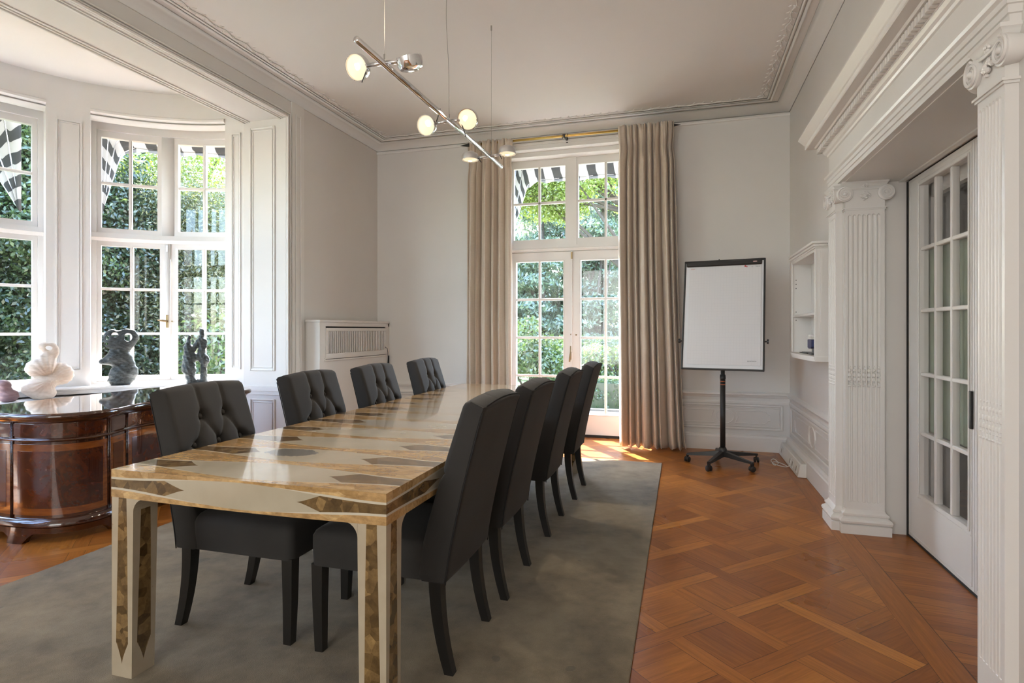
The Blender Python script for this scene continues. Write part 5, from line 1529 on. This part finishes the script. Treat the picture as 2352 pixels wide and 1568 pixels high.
# ------------------------------------------------------------------ sculptures (implicit surface, meshed)
def surface_nets(fn, lo, hi, res):
    lo = np.array(lo, float); hi = np.array(hi, float); n = np.maximum(4, ((hi - lo) / res).astype(int) + 1)
    ax = [np.linspace(lo[i], hi[i], n[i]) for i in range(3)]
    X, Y, Z = np.meshgrid(*ax, indexing='ij'); F = fn(X, Y, Z)
    s = F < 0
    c = np.stack([s[a:n[0] - 1 + a, b:n[1] - 1 + b, d:n[2] - 1 + d] for a in (0, 1) for b in (0, 1) for d in (0, 1)])
    act = c.any(0) & ~c.all(0); idx = -np.ones(act.shape, int); cells = np.argwhere(act); idx[tuple(cells.T)] = np.arange(len(cells))
    acc = np.zeros((len(cells), 3)); cnt = np.zeros(len(cells))
    offs = [(a, b, d) for a in (0, 1) for b in (0, 1) for d in (0, 1)]
    for o1 in offs:
        for k in range(3):
            if o1[k] == 0:
                o2 = list(o1); o2[k] = 1
                i1 = tuple((cells + o1).T); i2 = tuple((cells + o2).T); f1, f2 = F[i1], F[i2]
                m = (f1 < 0) != (f2 < 0); t = np.where(m, f1 / np.where(f1 - f2 == 0, 1, f1 - f2), 0)
                p = cells + np.array(o1) * 1.0; p = p.astype(float); p[:, k] += t
                acc += p * m[:, None]; cnt += m
    v = acc / cnt[:, None]; V = lo + v * (hi - lo) / (n - 1)
    faces = []
    for k in range(3):
        a, b = [q for q in range(3) if q != k]
        sl1 = [slice(1, -1)] * 3; sl1[k] = slice(0, -1); sl2 = [slice(1, -1)] * 3; sl2[k] = slice(1, None)
        ch = np.argwhere(s[tuple(sl1)] != s[tuple(sl2)])
        base_ = ch.copy(); base_[:, a] += 1; base_[:, b] += 1
        q = []
        for da, db in ((0, 0), (-1, 0), (-1, -1), (0, -1)):
            cc = base_.copy(); cc[:, a] += da; cc[:, b] += db; q.append(idx[tuple(cc.T)])
        faces += np.stack(q, 1).tolist()
    return V.tolist(), faces
def smin(a, b, k=0.02):
    h = np.clip(0.5 + 0.5 * (b - a) / k, 0, 1); return b * (1 - h) + a * h - k * h * (1 - h)
def ell(X, Y, Z, cx, cz, rx, rz, ry=0.04, cy=0.0, rot=0.0):
    x, z = X - cx, Z - cz; c, s = math.cos(rot), math.sin(rot); x, z = x * c + z * s, -x * s + z * c
    k = np.sqrt((x / rx) ** 2 + ((Y - cy) / ry) ** 2 + (z / rz) ** 2); return (k - 1) * min(rx, rz, ry)
def capsule(X, Y, Z, a, b, r0, r1):
    a = np.array(a); b = np.array(b); d = b - a; t = np.clip(((X - a[0]) * d[0] + (Y - a[1]) * d[1] + (Z - a[2]) * d[2]) / (d @ d), 0, 1)
    return np.sqrt((X - a[0] - d[0] * t) ** 2 + (Y - a[1] - d[1] * t) ** 2 + (Z - a[2] - d[2] * t) ** 2) - (r0 + (r1 - r0) * t)
def sculpture(name, fn, lo, hi, res, mat, loc, label):
    V, Fc = surface_nets(fn, lo, hi, res)
    m = MB(); m.add(V, Fc); o = m.obj(name, mat, None, True, loc)
    o.rotation_euler = (0, 0, math.atan2(loc[1], loc[0]) - PI / 2)      # broad side turned into the room
    return tag(o, label, 'sculpture')
def bronze_a(X, Y, Z):
    p = 0.0039
    c = lambda x, y: ((x - 277) * p, (890 - y) * p)
    e = lambda x, y, rx, ry, d, rot=0.0: ell(X, Y, Z, *c(x, y), rx * p, ry * p, d, 0, rot)
    f = e(261, 775, 19, 21, 0.030); f = smin(f, e(293, 774, 22, 22, 0.032), 0.02); f = smin(f, e(277, 792, 27, 18, 0.036), 0.02)
    f = np.maximum(f, -e(266, 767, 7, 6, 0.2)); f = np.maximum(f, -e(293, 773, 8.5, 10.5, 0.2)); f = np.maximum(f, -e(251, 774, 3.5, 5, 0.2)); f = np.maximum(f, -e(250, 789, 4, 3, 0.2))
    g = smin(e(270, 824, 25, 20, 0.06, 0.2), e(292, 830, 13, 24, 0.05, 0.35), 0.03); g = smin(g, e(245, 832, 11, 8, 0.035, -0.2), 0.02)
    h = smin(e(284, 862, 31, 25, 0.075, 0.25), e(277, 882, 25, 12, 0.07), 0.03); g = smin(g, h, 0.03); f = smin(f, g, 0.022)
    f = f + 0.0016 * np.sin(Z * 110 + X * 50 + 2 * np.sin(X * 25)) * (Z < 0.36) + 0.001 * np.sin(Z * 60 - X * 70 + Y * 60)
    return np.maximum(f, 0.0 - Z)
def bronze_b(X, Y, Z):
    p = 0.00425
    P_ = lambda x, y, d=0.0: ((x - 452) * p, d, (884 - y) * p)
    f = capsule(X, Y, Z, P_(462, 762), P_(461, 812), 0.021, 0.026)
    f = smin(f, capsule(X, Y, Z, P_(437, 775), P_(434, 800), 0.013, 0.029), 0.02)
    f = smin(f, capsule(X, Y, Z, P_(434, 800), P_(436, 850), 0.031, 0.065), 0.03)
    f = smin(f, capsule(X, Y, Z, P_(440, 815), P_(456, 785), 0.026, 0.023), 0.02)
    f = smin(f, capsule(X, Y, Z, P_(468, 785), P_(469, 800), 0.021, 0.018), 0.015)
    f = smin(f, capsule(X, Y, Z, P_(462, 812), P_(468, 832), 0.034, 0.044), 0.02)
    f = smin(f, capsule(X, Y, Z, P_(466, 835), P_(466, 880), 0.029, 0.031), 0.015)
    f = smin(f, capsule(X, Y, Z, P_(436, 846), P_(440, 880), 0.052, 0.039), 0.02)
    f = smin(f, capsule(X, Y, Z, P_(438, 880), P_(466, 882), 0.031, 0.031), 0.015)
    f = smin(f, capsule(X, Y, Z, P_(440, 825), P_(462, 822), 0.039, 0.034), 0.02)
    f = f + 0.002 * np.sin(Z * 130 + X * 90) + 0.0015 * np.sin(X * 200 + Z * 60)
    return np.maximum(f, -Z)
def pale(X, Y, Z):
    p = 0.00368
    c = lambda x, y: ((x - 108) * p, (926 - y) * p)
    e = lambda x, y, rx, ry, d, rot=0.0, cy=0.0: ell(X, Y, Z, *c(x, y), rx * p, ry * p, d, cy, rot)
    f = smin(e(104, 804, 17, 12, 0.030, -0.35), e(119, 812, 10, 17, 0.028, 0.1), 0.02)
    f = np.maximum(f, -e(108.5, 805, 6, 5, 0.2, -0.5))
    g = smin(e(93, 850, 29, 22, 0.075, 0.25, -0.02), e(103, 832, 20, 17, 0.05, 0.5), 0.03)
    g = smin(g, e(128, 868, 30, 27, 0.07, -0.2, 0.03), 0.025)
    g = smin(g, smin(e(92, 893, 36, 20, 0.085, 0.35, -0.02), e(98, 912, 26, 18, 0.08), 0.03), 0.03)
    f = smin(f, g, 0.018)
    rx, rz = c(112, 880); ang = np.arctan2(Z - rz, X - rx)
    f = f + 0.0020 * np.sin(ang * 26 + 8 * (X - rx)) * np.clip((Z - 0.02) * 8, 0, 1) * (Z < c(0, 822)[1])
    return np.maximum(f, -Z)
sculpture('bronze_sculpture', bronze_a, (-0.20, -0.12, -0.01), (0.18, 0.12, 0.56), 0.0055, M['bronze'], ring_at(47.8, 1.665, 0.7225), 'dark bronze abstract figure with two holes in its head, on the bay window sill')
sculpture('bronze_sculpture', bronze_b, (-0.18, -0.10, -0.01), (0.16, 0.10, 0.60), 0.0055, M['bronze'], ring_at(71.0, 1.655, 0.7225), 'slim grey bronze sculpture with two raised prongs, behind the nearest bay-side chair')
sculpture('stone_sculpture', pale, (-0.19, -0.14, -0.01), (0.22, 0.14, 0.52), 0.0058, M['alabaster'], ring_at(28.4, 1.47, 0.6455), 'pale ribbed stone sculpture with a pierced head, behind the desk at the bay pier')
def lump(X, Y, Z):
    f = smin(ell(X, Y, Z, 0, 0.05, 0.07, 0.055, 0.06), ell(X, Y, Z, -0.03, 0.13, 0.05, 0.06, 0.045), 0.03); return np.maximum(f + 0.002 * np.sin(Z * 150 + X * 80), -Z)
sculpture('stone_sculpture', lump, (-0.14, -0.1, -0.01), (0.12, 0.1, 0.24), 0.008, stone('rose_stone', (0.16, 0.09, 0.10), (0.30, 0.2, 0.2), 8, 0.5), ring_at(17.6, 1.43, 0.6455), 'small rose-brown stone sculpture at the left edge, only its tip in view')
#PART3
# ------------------------------------------------------------------ awnings outside
def awning(name, label, P, n, w, zp, L, amax):
    n = Vector(n).normalized(); t = Vector((-n.y, n.x, 0)); P = Vector(P)
    R_ = 0.16
    prof = []; 
    hw = w / 2
    for k in range(9): prof.append((-hw, (L - R_) * k / 8))
    for k in range(1, 7): a = PI / 2 * k / 6; prof.append((-hw + R_ - R_ * math.cos(a), L - R_ + R_ * math.sin(a)))
    m_ = 14
    for k in range(1, m_): prof.append((-hw + R_ + (w - 2 * R_) * k / m_, L))
    for k in range(0, 7): a = PI / 2 * k / 6; prof.append((hw - R_ + R_ * math.sin(a), L - R_ + R_ * math.cos(a)))
    for k in range(1, 9): prof.append((hw, (L - R_) * (8 - k) / 8))
    cum_ = [0.0]
    for i in range(1, len(prof)): cum_.append(cum_[-1] + math.dist(prof[i], prof[i - 1]))
    nr = 24; mb = MB()
    def pt(i, j):
        a = math.radians(amax) * j / nr; u, r = prof[i]
        sag = 1.0 - 0.055 * abs(math.sin(PI * 3 * j / nr)) - 0.010 * math.sin(i * 1.3 + j)
        fl = 1.0 + 0.05 * (j / nr)
        uu = u * (1 + (1 - fl) * 0) * (1 - 0.02 * abs(math.sin(PI * 3 * j / nr)))
        return P + t * uu + n * (r * sag * math.sin(a) + 0.02) + Vector((0, 0, zp + r * sag * math.cos(a) - P.z))
    N = len(prof); vs = [pt(i, j) for j in range(nr + 1) for i in range(N)]; fs = []; uvs = []
    for j in range(nr):
        for i in range(N - 1):
            fs.append((j * N + i, j * N + i + 1, (j + 1) * N + i + 1, (j + 1) * N + i))
            uvs.append([(cum_[i], j / nr), (cum_[i + 1], j / nr), (cum_[i + 1], (j + 1) / nr), (cum_[i], (j + 1) / nr)])
    root = thing(name, label, 'awning', P)
    mb.add([v - P for v in vs], fs, None, uvs)
    o = mb.obj('canvas', M['awning'], root, True); sm = o.modifiers.new('thickness', 'SOLIDIFY'); sm.thickness = 0.003
    # valance hanging from the front hoop and the hoops themselves
    v = MB(); fsv = []; uvv = []; vv = []
    for i in range(8, N - 8):
        p = pt(i, nr); vv.append(p - P)
        vv.append(p - P + Vector((0, 0, -0.045 - 0.012 * math.cos(cum_[i] * 2 * PI / 0.24))) + n * 0.01)
    for i in range(N - 17):
        fsv.append((2 * i, 2 * i + 2, 2 * i + 3, 2 * i + 1)); a, b = cum_[i + 8], cum_[i + 9]; uvv.append([(a, 0), (b, 0), (b, 1), (a, 1)])
    v.add(vv, fsv, None, uvv); v.obj('valance', M['awning'], root, True)
    h = MB()
    for j in (nr // 3, 2 * nr // 3, nr): h.tube([pt(i, j) - P + n * 0.008 for i in range(N)], 0.009, 6)
    h.obj('hoop', M['satin'], root, True)
    return root
awning('awning', 'grey and white striped dome awning outside the french window of the back wall', (-1.24, YB + 0.41, 2.30), (0, 1, 0), 1.62, 2.36, 1.33, 43)
for ang, lab, w_ in ((59.4, 'grey and white striped awning outside the bay window beside the jamb', 1.36), (0, 'grey and white striped awning outside the central bay window at the left edge', 2.02)):
    n_ = (-math.cos(math.radians(ang)), math.sin(math.radians(ang)), 0)
    rr_2 = RO + 0.02
    p_ = (BC[0] + n_[0] * rr_2, BC[1] + n_[1] * rr_2, 2.25)
    awning('awning', lab, p_, n_, w_, *((2.45, 1.0, 33) if ang else (2.40, 1.10, 41)))

# ------------------------------------------------------------------ garden
mb = MB()
n = 40; GX0, GX1, GY0, GY1 = -34.0, 16.0, -14.0, 40.0
mb.grid(lambda u, v: (GX0 + (GX1 - GX0) * u, GY0 + (GY1 - GY0) * v, -0.16 + 0.02 * math.sin(u * 40) * math.cos(v * 31)), n, n)
o = mb.obj('lawn', M['grass']); o['kind'] = 'structure'
mb = MB(); mb.box(-5.2, 2.2, 6.83, 9.3, -0.14, -0.06); mb.box(-5.2, 2.2, 9.28, 9.40, -0.14, -0.03)
struct(mb, 'terrace_paving', M['paving'])
mb = MB(); mb.box(-12, 4, 16.6, 34, -0.16, -0.10); struct(mb, 'woodland_floor', M['soil'])

def leaves(name, mat, blobs, count, size, seed, parent=None, shell=0.55, droop=0.0, aspect=0.5):
    g = np.random.default_rng(seed)
    blobs = np.array(blobs, float); vol = blobs[:, 3] * blobs[:, 4] * blobs[:, 5]; pr = vol ** 0.75; pr /= pr.sum()
    b = blobs[g.choice(len(blobs), count, p=pr)]
    d = g.normal(size=(count, 3)); d /= np.linalg.norm(d, axis=1)[:, None]
    r = shell + (1.08 - shell) * g.random(count) ** 0.6
    lumpy = 1 + 0.16 * np.sin(d[:, 0] * 7 + b[:, 0] * 3) * np.cos(d[:, 2] * 6 + b[:, 1] * 2) + 0.08 * np.sin(d[:, 1] * 13 + d[:, 2] * 9)
    P = b[:, :3] + d * b[:, 3:6] * (r * lumpy)[:, None]
    nrm = d * 0.7 + g.normal(size=(count, 3)) * 0.8; nrm[:, 2] += 0.35; nrm /= np.linalg.norm(nrm, axis=1)[:, None]
    a = np.cross(nrm, g.normal(size=(count, 3))); a /= np.linalg.norm(a, axis=1)[:, None]
    a[:, 2] -= droop; a /= np.linalg.norm(a, axis=1)[:, None]
    c = np.cross(nrm, a); sz = size * (0.6 + 0.8 * g.random(count))[:, None]
    v0 = P - a * sz; v1 = P + c * sz * aspect - nrm * sz * 0.12; v2 = P + a * sz; v3 = P - c * sz * aspect - nrm * sz * 0.12
    V = np.stack([v0, v1, v2, v3], 1).reshape(-1, 3)
    me = bpy.data.meshes.new(name); me.vertices.add(len(V)); me.vertices.foreach_set('co', V.ravel())
    me.loops.add(count * 4); me.loops.foreach_set('vertex_index', np.arange(count * 4, dtype=np.int32))
    me.polygons.add(count); me.polygons.foreach_set('loop_start', np.arange(0, count * 4, 4, dtype=np.int32))
    me.polygons.foreach_set('loop_total', np.full(count, 4, dtype=np.int32))
    uv = me.uv_layers.new(name='UVMap'); q = np.repeat(g.random((count, 2)), 4, axis=0); uv.data.foreach_set('uv', q.ravel().astype(np.float32))
    me.materials.append(mat); me.update(); me.validate()
    o = bpy.data.objects.new(name, me); COL.objects.link(o)
    if parent is not None: o.parent = parent
    return o
GZ = -0.16
def tree(name, label, cat, x, y, blobs, mat, count, size, seed, trunk=None, group=None, **kw):
    root = thing(name, label, cat, (x, y, GZ), 0, group)
    leaves('foliage', M[mat], [(bx, by, bz, rx, ry, rz) for bx, by, bz, rx, ry, rz in blobs], count, size, seed, root, **kw)
    m = MB(); r = random.Random(seed)
    if trunk is None: trunk = [(0, 0, 0, 0.07), (0.05, 0.02, max(0.5, blobs[0][2]), 0.03)]
    pts = [p[:3] for p in trunk]; m.tube(pts, [p[3] for p in trunk], 8)
    top = Vector(trunk[-1][:3])
    for b in blobs[:14]:
        c = Vector(b[:3]); k = r.randint(max(0, len(trunk) // 2 - 1), len(trunk) - 1); st = Vector(trunk[k][:3]); rad = trunk[k][3] * 0.5
        mid = st.lerp(c, 0.5) + Vector((r.uniform(-.1, .1), r.uniform(-.1, .1), r.uniform(0, .15)))
        m.tube([st, mid, c], [rad, rad * 0.6, rad * 0.2], 6)
    m.obj('trunk', M['bark'], root, True)
    return root
def rb_blobs(seed, n, cx, cy, cz, sx, sy, sz, r0, r1):
    r = random.Random(seed); out = []
    for _ in range(n): q = r.uniform(r0, r1); out.append((cx + r.uniform(-sx, sx), cy + r.uniform(-sy, sy), cz + r.uniform(-sz, sz), q * 1.15, q, q * 0.85))
    return out
# seen through the french window
hd = thing('box_hedge', 'low clipped dark green box hedge at the end of the brick terrace', 'hedge', (-0.9, 10.3, GZ))
m = MB(); m.box(-1.0, 1.6, -0.26, 0.26, 0.02, 0.48); m.obj('inner_twigs', M['leaf_dark'], hd)
g = np.random.default_rng(5)
leaves('foliage', M['leaf_mid'], [(-0.95 + 0.2 * k, 0, 0.27, 0.2, 0.33, 0.31) for k in range(13)], 9000, 0.022, 5, hd, 0.8)
tree('hydrangea_bush', 'leafy yellow-green shrub on the left beyond the french window, beside the stone bench', 'bush', -3.0, 11.4, rb_blobs(2, 8, 0, 0, 1.0, 0.45, 0.3, 0.42, 0.25, 0.4), 'leaf_mid', 4200, 0.045, 2)
m = MB(); m.box(-0.34, 0.34, -0.16, 0.16, 0.34, 0.42, None, 0.02); m.box(-0.26, -0.14, -0.13, 0.13, 0, 0.34, None, 0.01); m.box(0.14, 0.26, -0.13, 0.13, 0, 0.34, None, 0.01)
bench = thing('stone_bench', 'pale weathered stone bench on the lawn beyond the french window', 'bench', (-3.05, 12.6, GZ))
m.obj('bench_stone', M['granite'], bench)
tree('flowering_shrub', 'light green flowering shrub in the middle of the border beyond the french window', 'bush', -2.3, 12.6, rb_blobs(3, 9, 0, 0, 0.55, 0.6, 0.3, 0.32, 0.22, 0.35), 'leaf_mid', 3600, 0.04, 3)
tree('flowering_shrub', 'loose bright shrub behind the box hedge at the right side of the french window', 'bush', -1.2, 12.2, rb_blobs(4, 10, 0, 0, 0.62, 0.7, 0.3, 0.35, 0.22, 0.36), 'leaf_mid', 3600, 0.04, 4)
tree('garden_hedge', 'wide clipped green hedge in front of the woodland beyond the french window', 'hedge', -3.5, 15.6, [(-2.2 + 0.35 * k, 0, 0.62, 0.35, 0.4, 0.58) for k in range(16)], 'leaf_mid', 12000, 0.04, 6, shell=0.75)
con = [(-6.3, 21.0, 9.0, 2.2), (-4.75, 19.6, 8.2, 1.9), (-3.95, 22.6, 9.5, 2.2), (-2.75, 20.6, 9.0, 1.9), (-5.9, 25.0, 10.5, 2.6), (-0.9, 22.5, 9.5, 2.2), (-3.9, 26.5, 11.0, 3.0)]
clab = ['leftmost blue-green conifer in the woodland beyond the french window', 'nearest blue-green conifer, seen through the left door leaf', 'tall conifer behind the nearest one, at the centre of the french window',
        'blue-green conifer seen through the right door leaf', 'tall conifer at the back left of the woodland', 'conifer mostly behind the right taupe curtain', 'tallest conifer at the very back of the woodland']
for k, (x, y, h, r) in enumerate(con):
    bl = []; rr = random.Random(40 + k)
    for q in range(26):
        z = 0.7 + (h - 0.9) * q / 25; rad = r * (1 - 0.72 * q / 25); a = rr.uniform(0, 6.28)
        bl.append((math.cos(a) * rad * 0.55, math.sin(a) * rad * 0.55, z, rad * 0.62, rad * 0.62, 0.30))
    tree('conifer_tree', clab[k], 'tree', x, y, bl, 'leaf_blue', 20000, 0.085, 50 + k, trunk=[(0, 0, 0, 0.17), (0.05, 0, h * 0.5, 0.11), (0, 0, h * 0.95, 0.03)], group='conifers beyond the french window', shell=0.2, droop=0.25, aspect=0.35)
tree('maple_tree', 'bright lime-green tree crown overhanging the upper french window panes', 'tree', -0.55, 13.2, rb_blobs(9, 24, -2.1, -0.3, 4.85, 1.7, 0.6, 0.55, 0.5, 0.75), 'leaf_lime', 46000, 0.036, 9,
     trunk=[(0, 0, 0, 0.16), (-0.1, 0, 2.2, 0.13), (-0.5, -0.1, 4.0, 0.09), (-1.6, -0.2, 5.0, 0.05)], shell=0.35)
# seen through the bay
def bay_pt(px, d):
    xc = (px - 1176) / FPX; R = (math.cos(TH), math.sin(TH)); D = (-math.sin(TH), math.cos(TH))
    return (R[0] * xc + D[0]) * d, (R[1] * xc + D[1]) * d
def screen_tree(name, label, cat, px, d, w, zlo, zhi, mat, count, size, seed, trunk=None, nb=22, **kw):
    x, y = bay_pt(px, d); r = random.Random(seed); bl = []
    for k in range(nb):
        t = k / (nb - 1); z = zlo + (zhi - zlo) * t - GZ; sp = w * (1 - 0.35 * abs(t - 0.4) / 0.6)
        q = r.uniform(0.45, 0.62); a = r.uniform(0, 6.28); bl.append((math.cos(a) * sp * 0.6 * r.random(), math.sin(a) * sp * 0.6 * r.random(), z, q * 1.2, q * 1.2, q * 0.9))
    return tree(name, label, cat, x, y, bl, mat, count, size, seed, trunk=trunk or [(0, 0, 0, 0.09), (0.05, 0.05, zhi * 0.8, 0.03)], **kw)
screen_tree('holly_tree', 'dark green bushy tree seen through the left half of the bay window', 'tree', 250, 9.6, 0.9, 0.1, 3.9, 'leaf_dark', 34000, 0.034, 70)
screen_tree('holly_tree', 'dark green bushy tree behind the bronze figure with the pierced head', 'tree', 345, 9.9, 0.9, 0.1, 3.3, 'leaf_dark', 34000, 0.034, 71)
screen_tree('yew_tree', 'olive brown-green yew in the right half of the bay window', 'tree', 425, 9.9, 0.9, 0.0, 3.6, 'leaf_olive', 34000, 0.032, 72, aspect=0.3, shell=0.35)
screen_tree('yew_tree', 'olive yew with bare twigs beside the bay jamb', 'tree', 505, 10.2, 0.9, 0.0, 3.4, 'leaf_olive', 30000, 0.032, 73, aspect=0.3, shell=0.35)
screen_tree('laurel_shrub', 'fresh green shrub low in the rightmost bay panes', 'bush', 508, 8.6, 0.35, 0.0, 1.1, 'leaf_mid', 2600, 0.045, 74, nb=8)
x_, y_ = bay_pt(345, 11.4)
tk = [(0, 0, 0, 0.20), (0.02, 0, 2.0, 0.17), (-0.05, 0.05, 3.3, 0.13), (0.12, 0.1, 4.2, 0.10), (0.35, 0.15, 5.2, 0.06)]
tree('oak_tree', 'large tree with dark forked trunk and sunlit leaves in the upper bay panes', 'tree', x_, y_, rb_blobs(75, 18, 0.0, 0.2, 4.9, 2.0, 0.8, 1.0, 0.5, 0.75), 'leaf_lime', 20000, 0.042, 75, trunk=tk, shell=0.3)
for px, seed, lab in ((-60, 80, 'dark leafy shrub at the far left edge beyond the central bay window'), (40, 81, 'dark leafy tree seen through the central bay window beside the left pier'), (130, 82, 'dark leafy tree hidden mostly behind the left bay pier')):
    screen_tree('holly_tree', lab, 'tree', px, 9.0, 1.0, 0.0, 4.6, 'leaf_dark' if seed != 82 else 'leaf_mid', 32000, 0.036, seed)
for wx, wy, seed, lab in ((-10.2, 4.3, 83, 'dark leafy tree opposite the middle of the central bay window'), (-10.6, 2.2, 84, 'dark leafy tree opposite the near side of the central bay window'), (-9.6, 0.2, 86, 'dark leafy tree opposite the near bay window')):
    rr_3 = random.Random(seed); bl = [(rr_3.uniform(-.6, .6), rr_3.uniform(-.8, .8), 0.3 + 3.4 * k / 19, 0.62, 0.62, 0.5) for k in range(20)]
    tree('holly_tree', lab, 'tree', wx, wy, bl, 'leaf_dark', 16000, 0.05, seed, trunk=[(0, 0, 0, 0.09), (0.05, 0.05, 3.2, 0.03)])
x_, y_ = bay_pt(20, 11.5)
tree('oak_tree', 'tall sunlit tree behind the dark shrubs at the left edge', 'tree', x_, y_, rb_blobs(85, 14, 0, 0, 4.8, 1.6, 0.8, 1.2, 0.5, 0.8), 'leaf_mid', 11000, 0.06, 85, trunk=tk, shell=0.3)
for k, (px, lab) in enumerate(((240, 'distant pale green tree behind the left bay panes'), (400, 'distant pale green tree behind the middle of the bay window'), (520, 'distant pale green tree behind the bay jamb'))):
    x_, y_ = bay_pt(px, 16.5)
    tree('beech_tree', lab, 'tree', x_, y_, rb_blobs(90 + k, 16, 0, 0, 3.0, 1.9, 0.8, 2.2, 0.7, 1.0), 'leaf_mid', 9000, 0.085, 90 + k, trunk=[(0, 0, 0, 0.2), (0, 0, 4.5, 0.08)], shell=0.3)
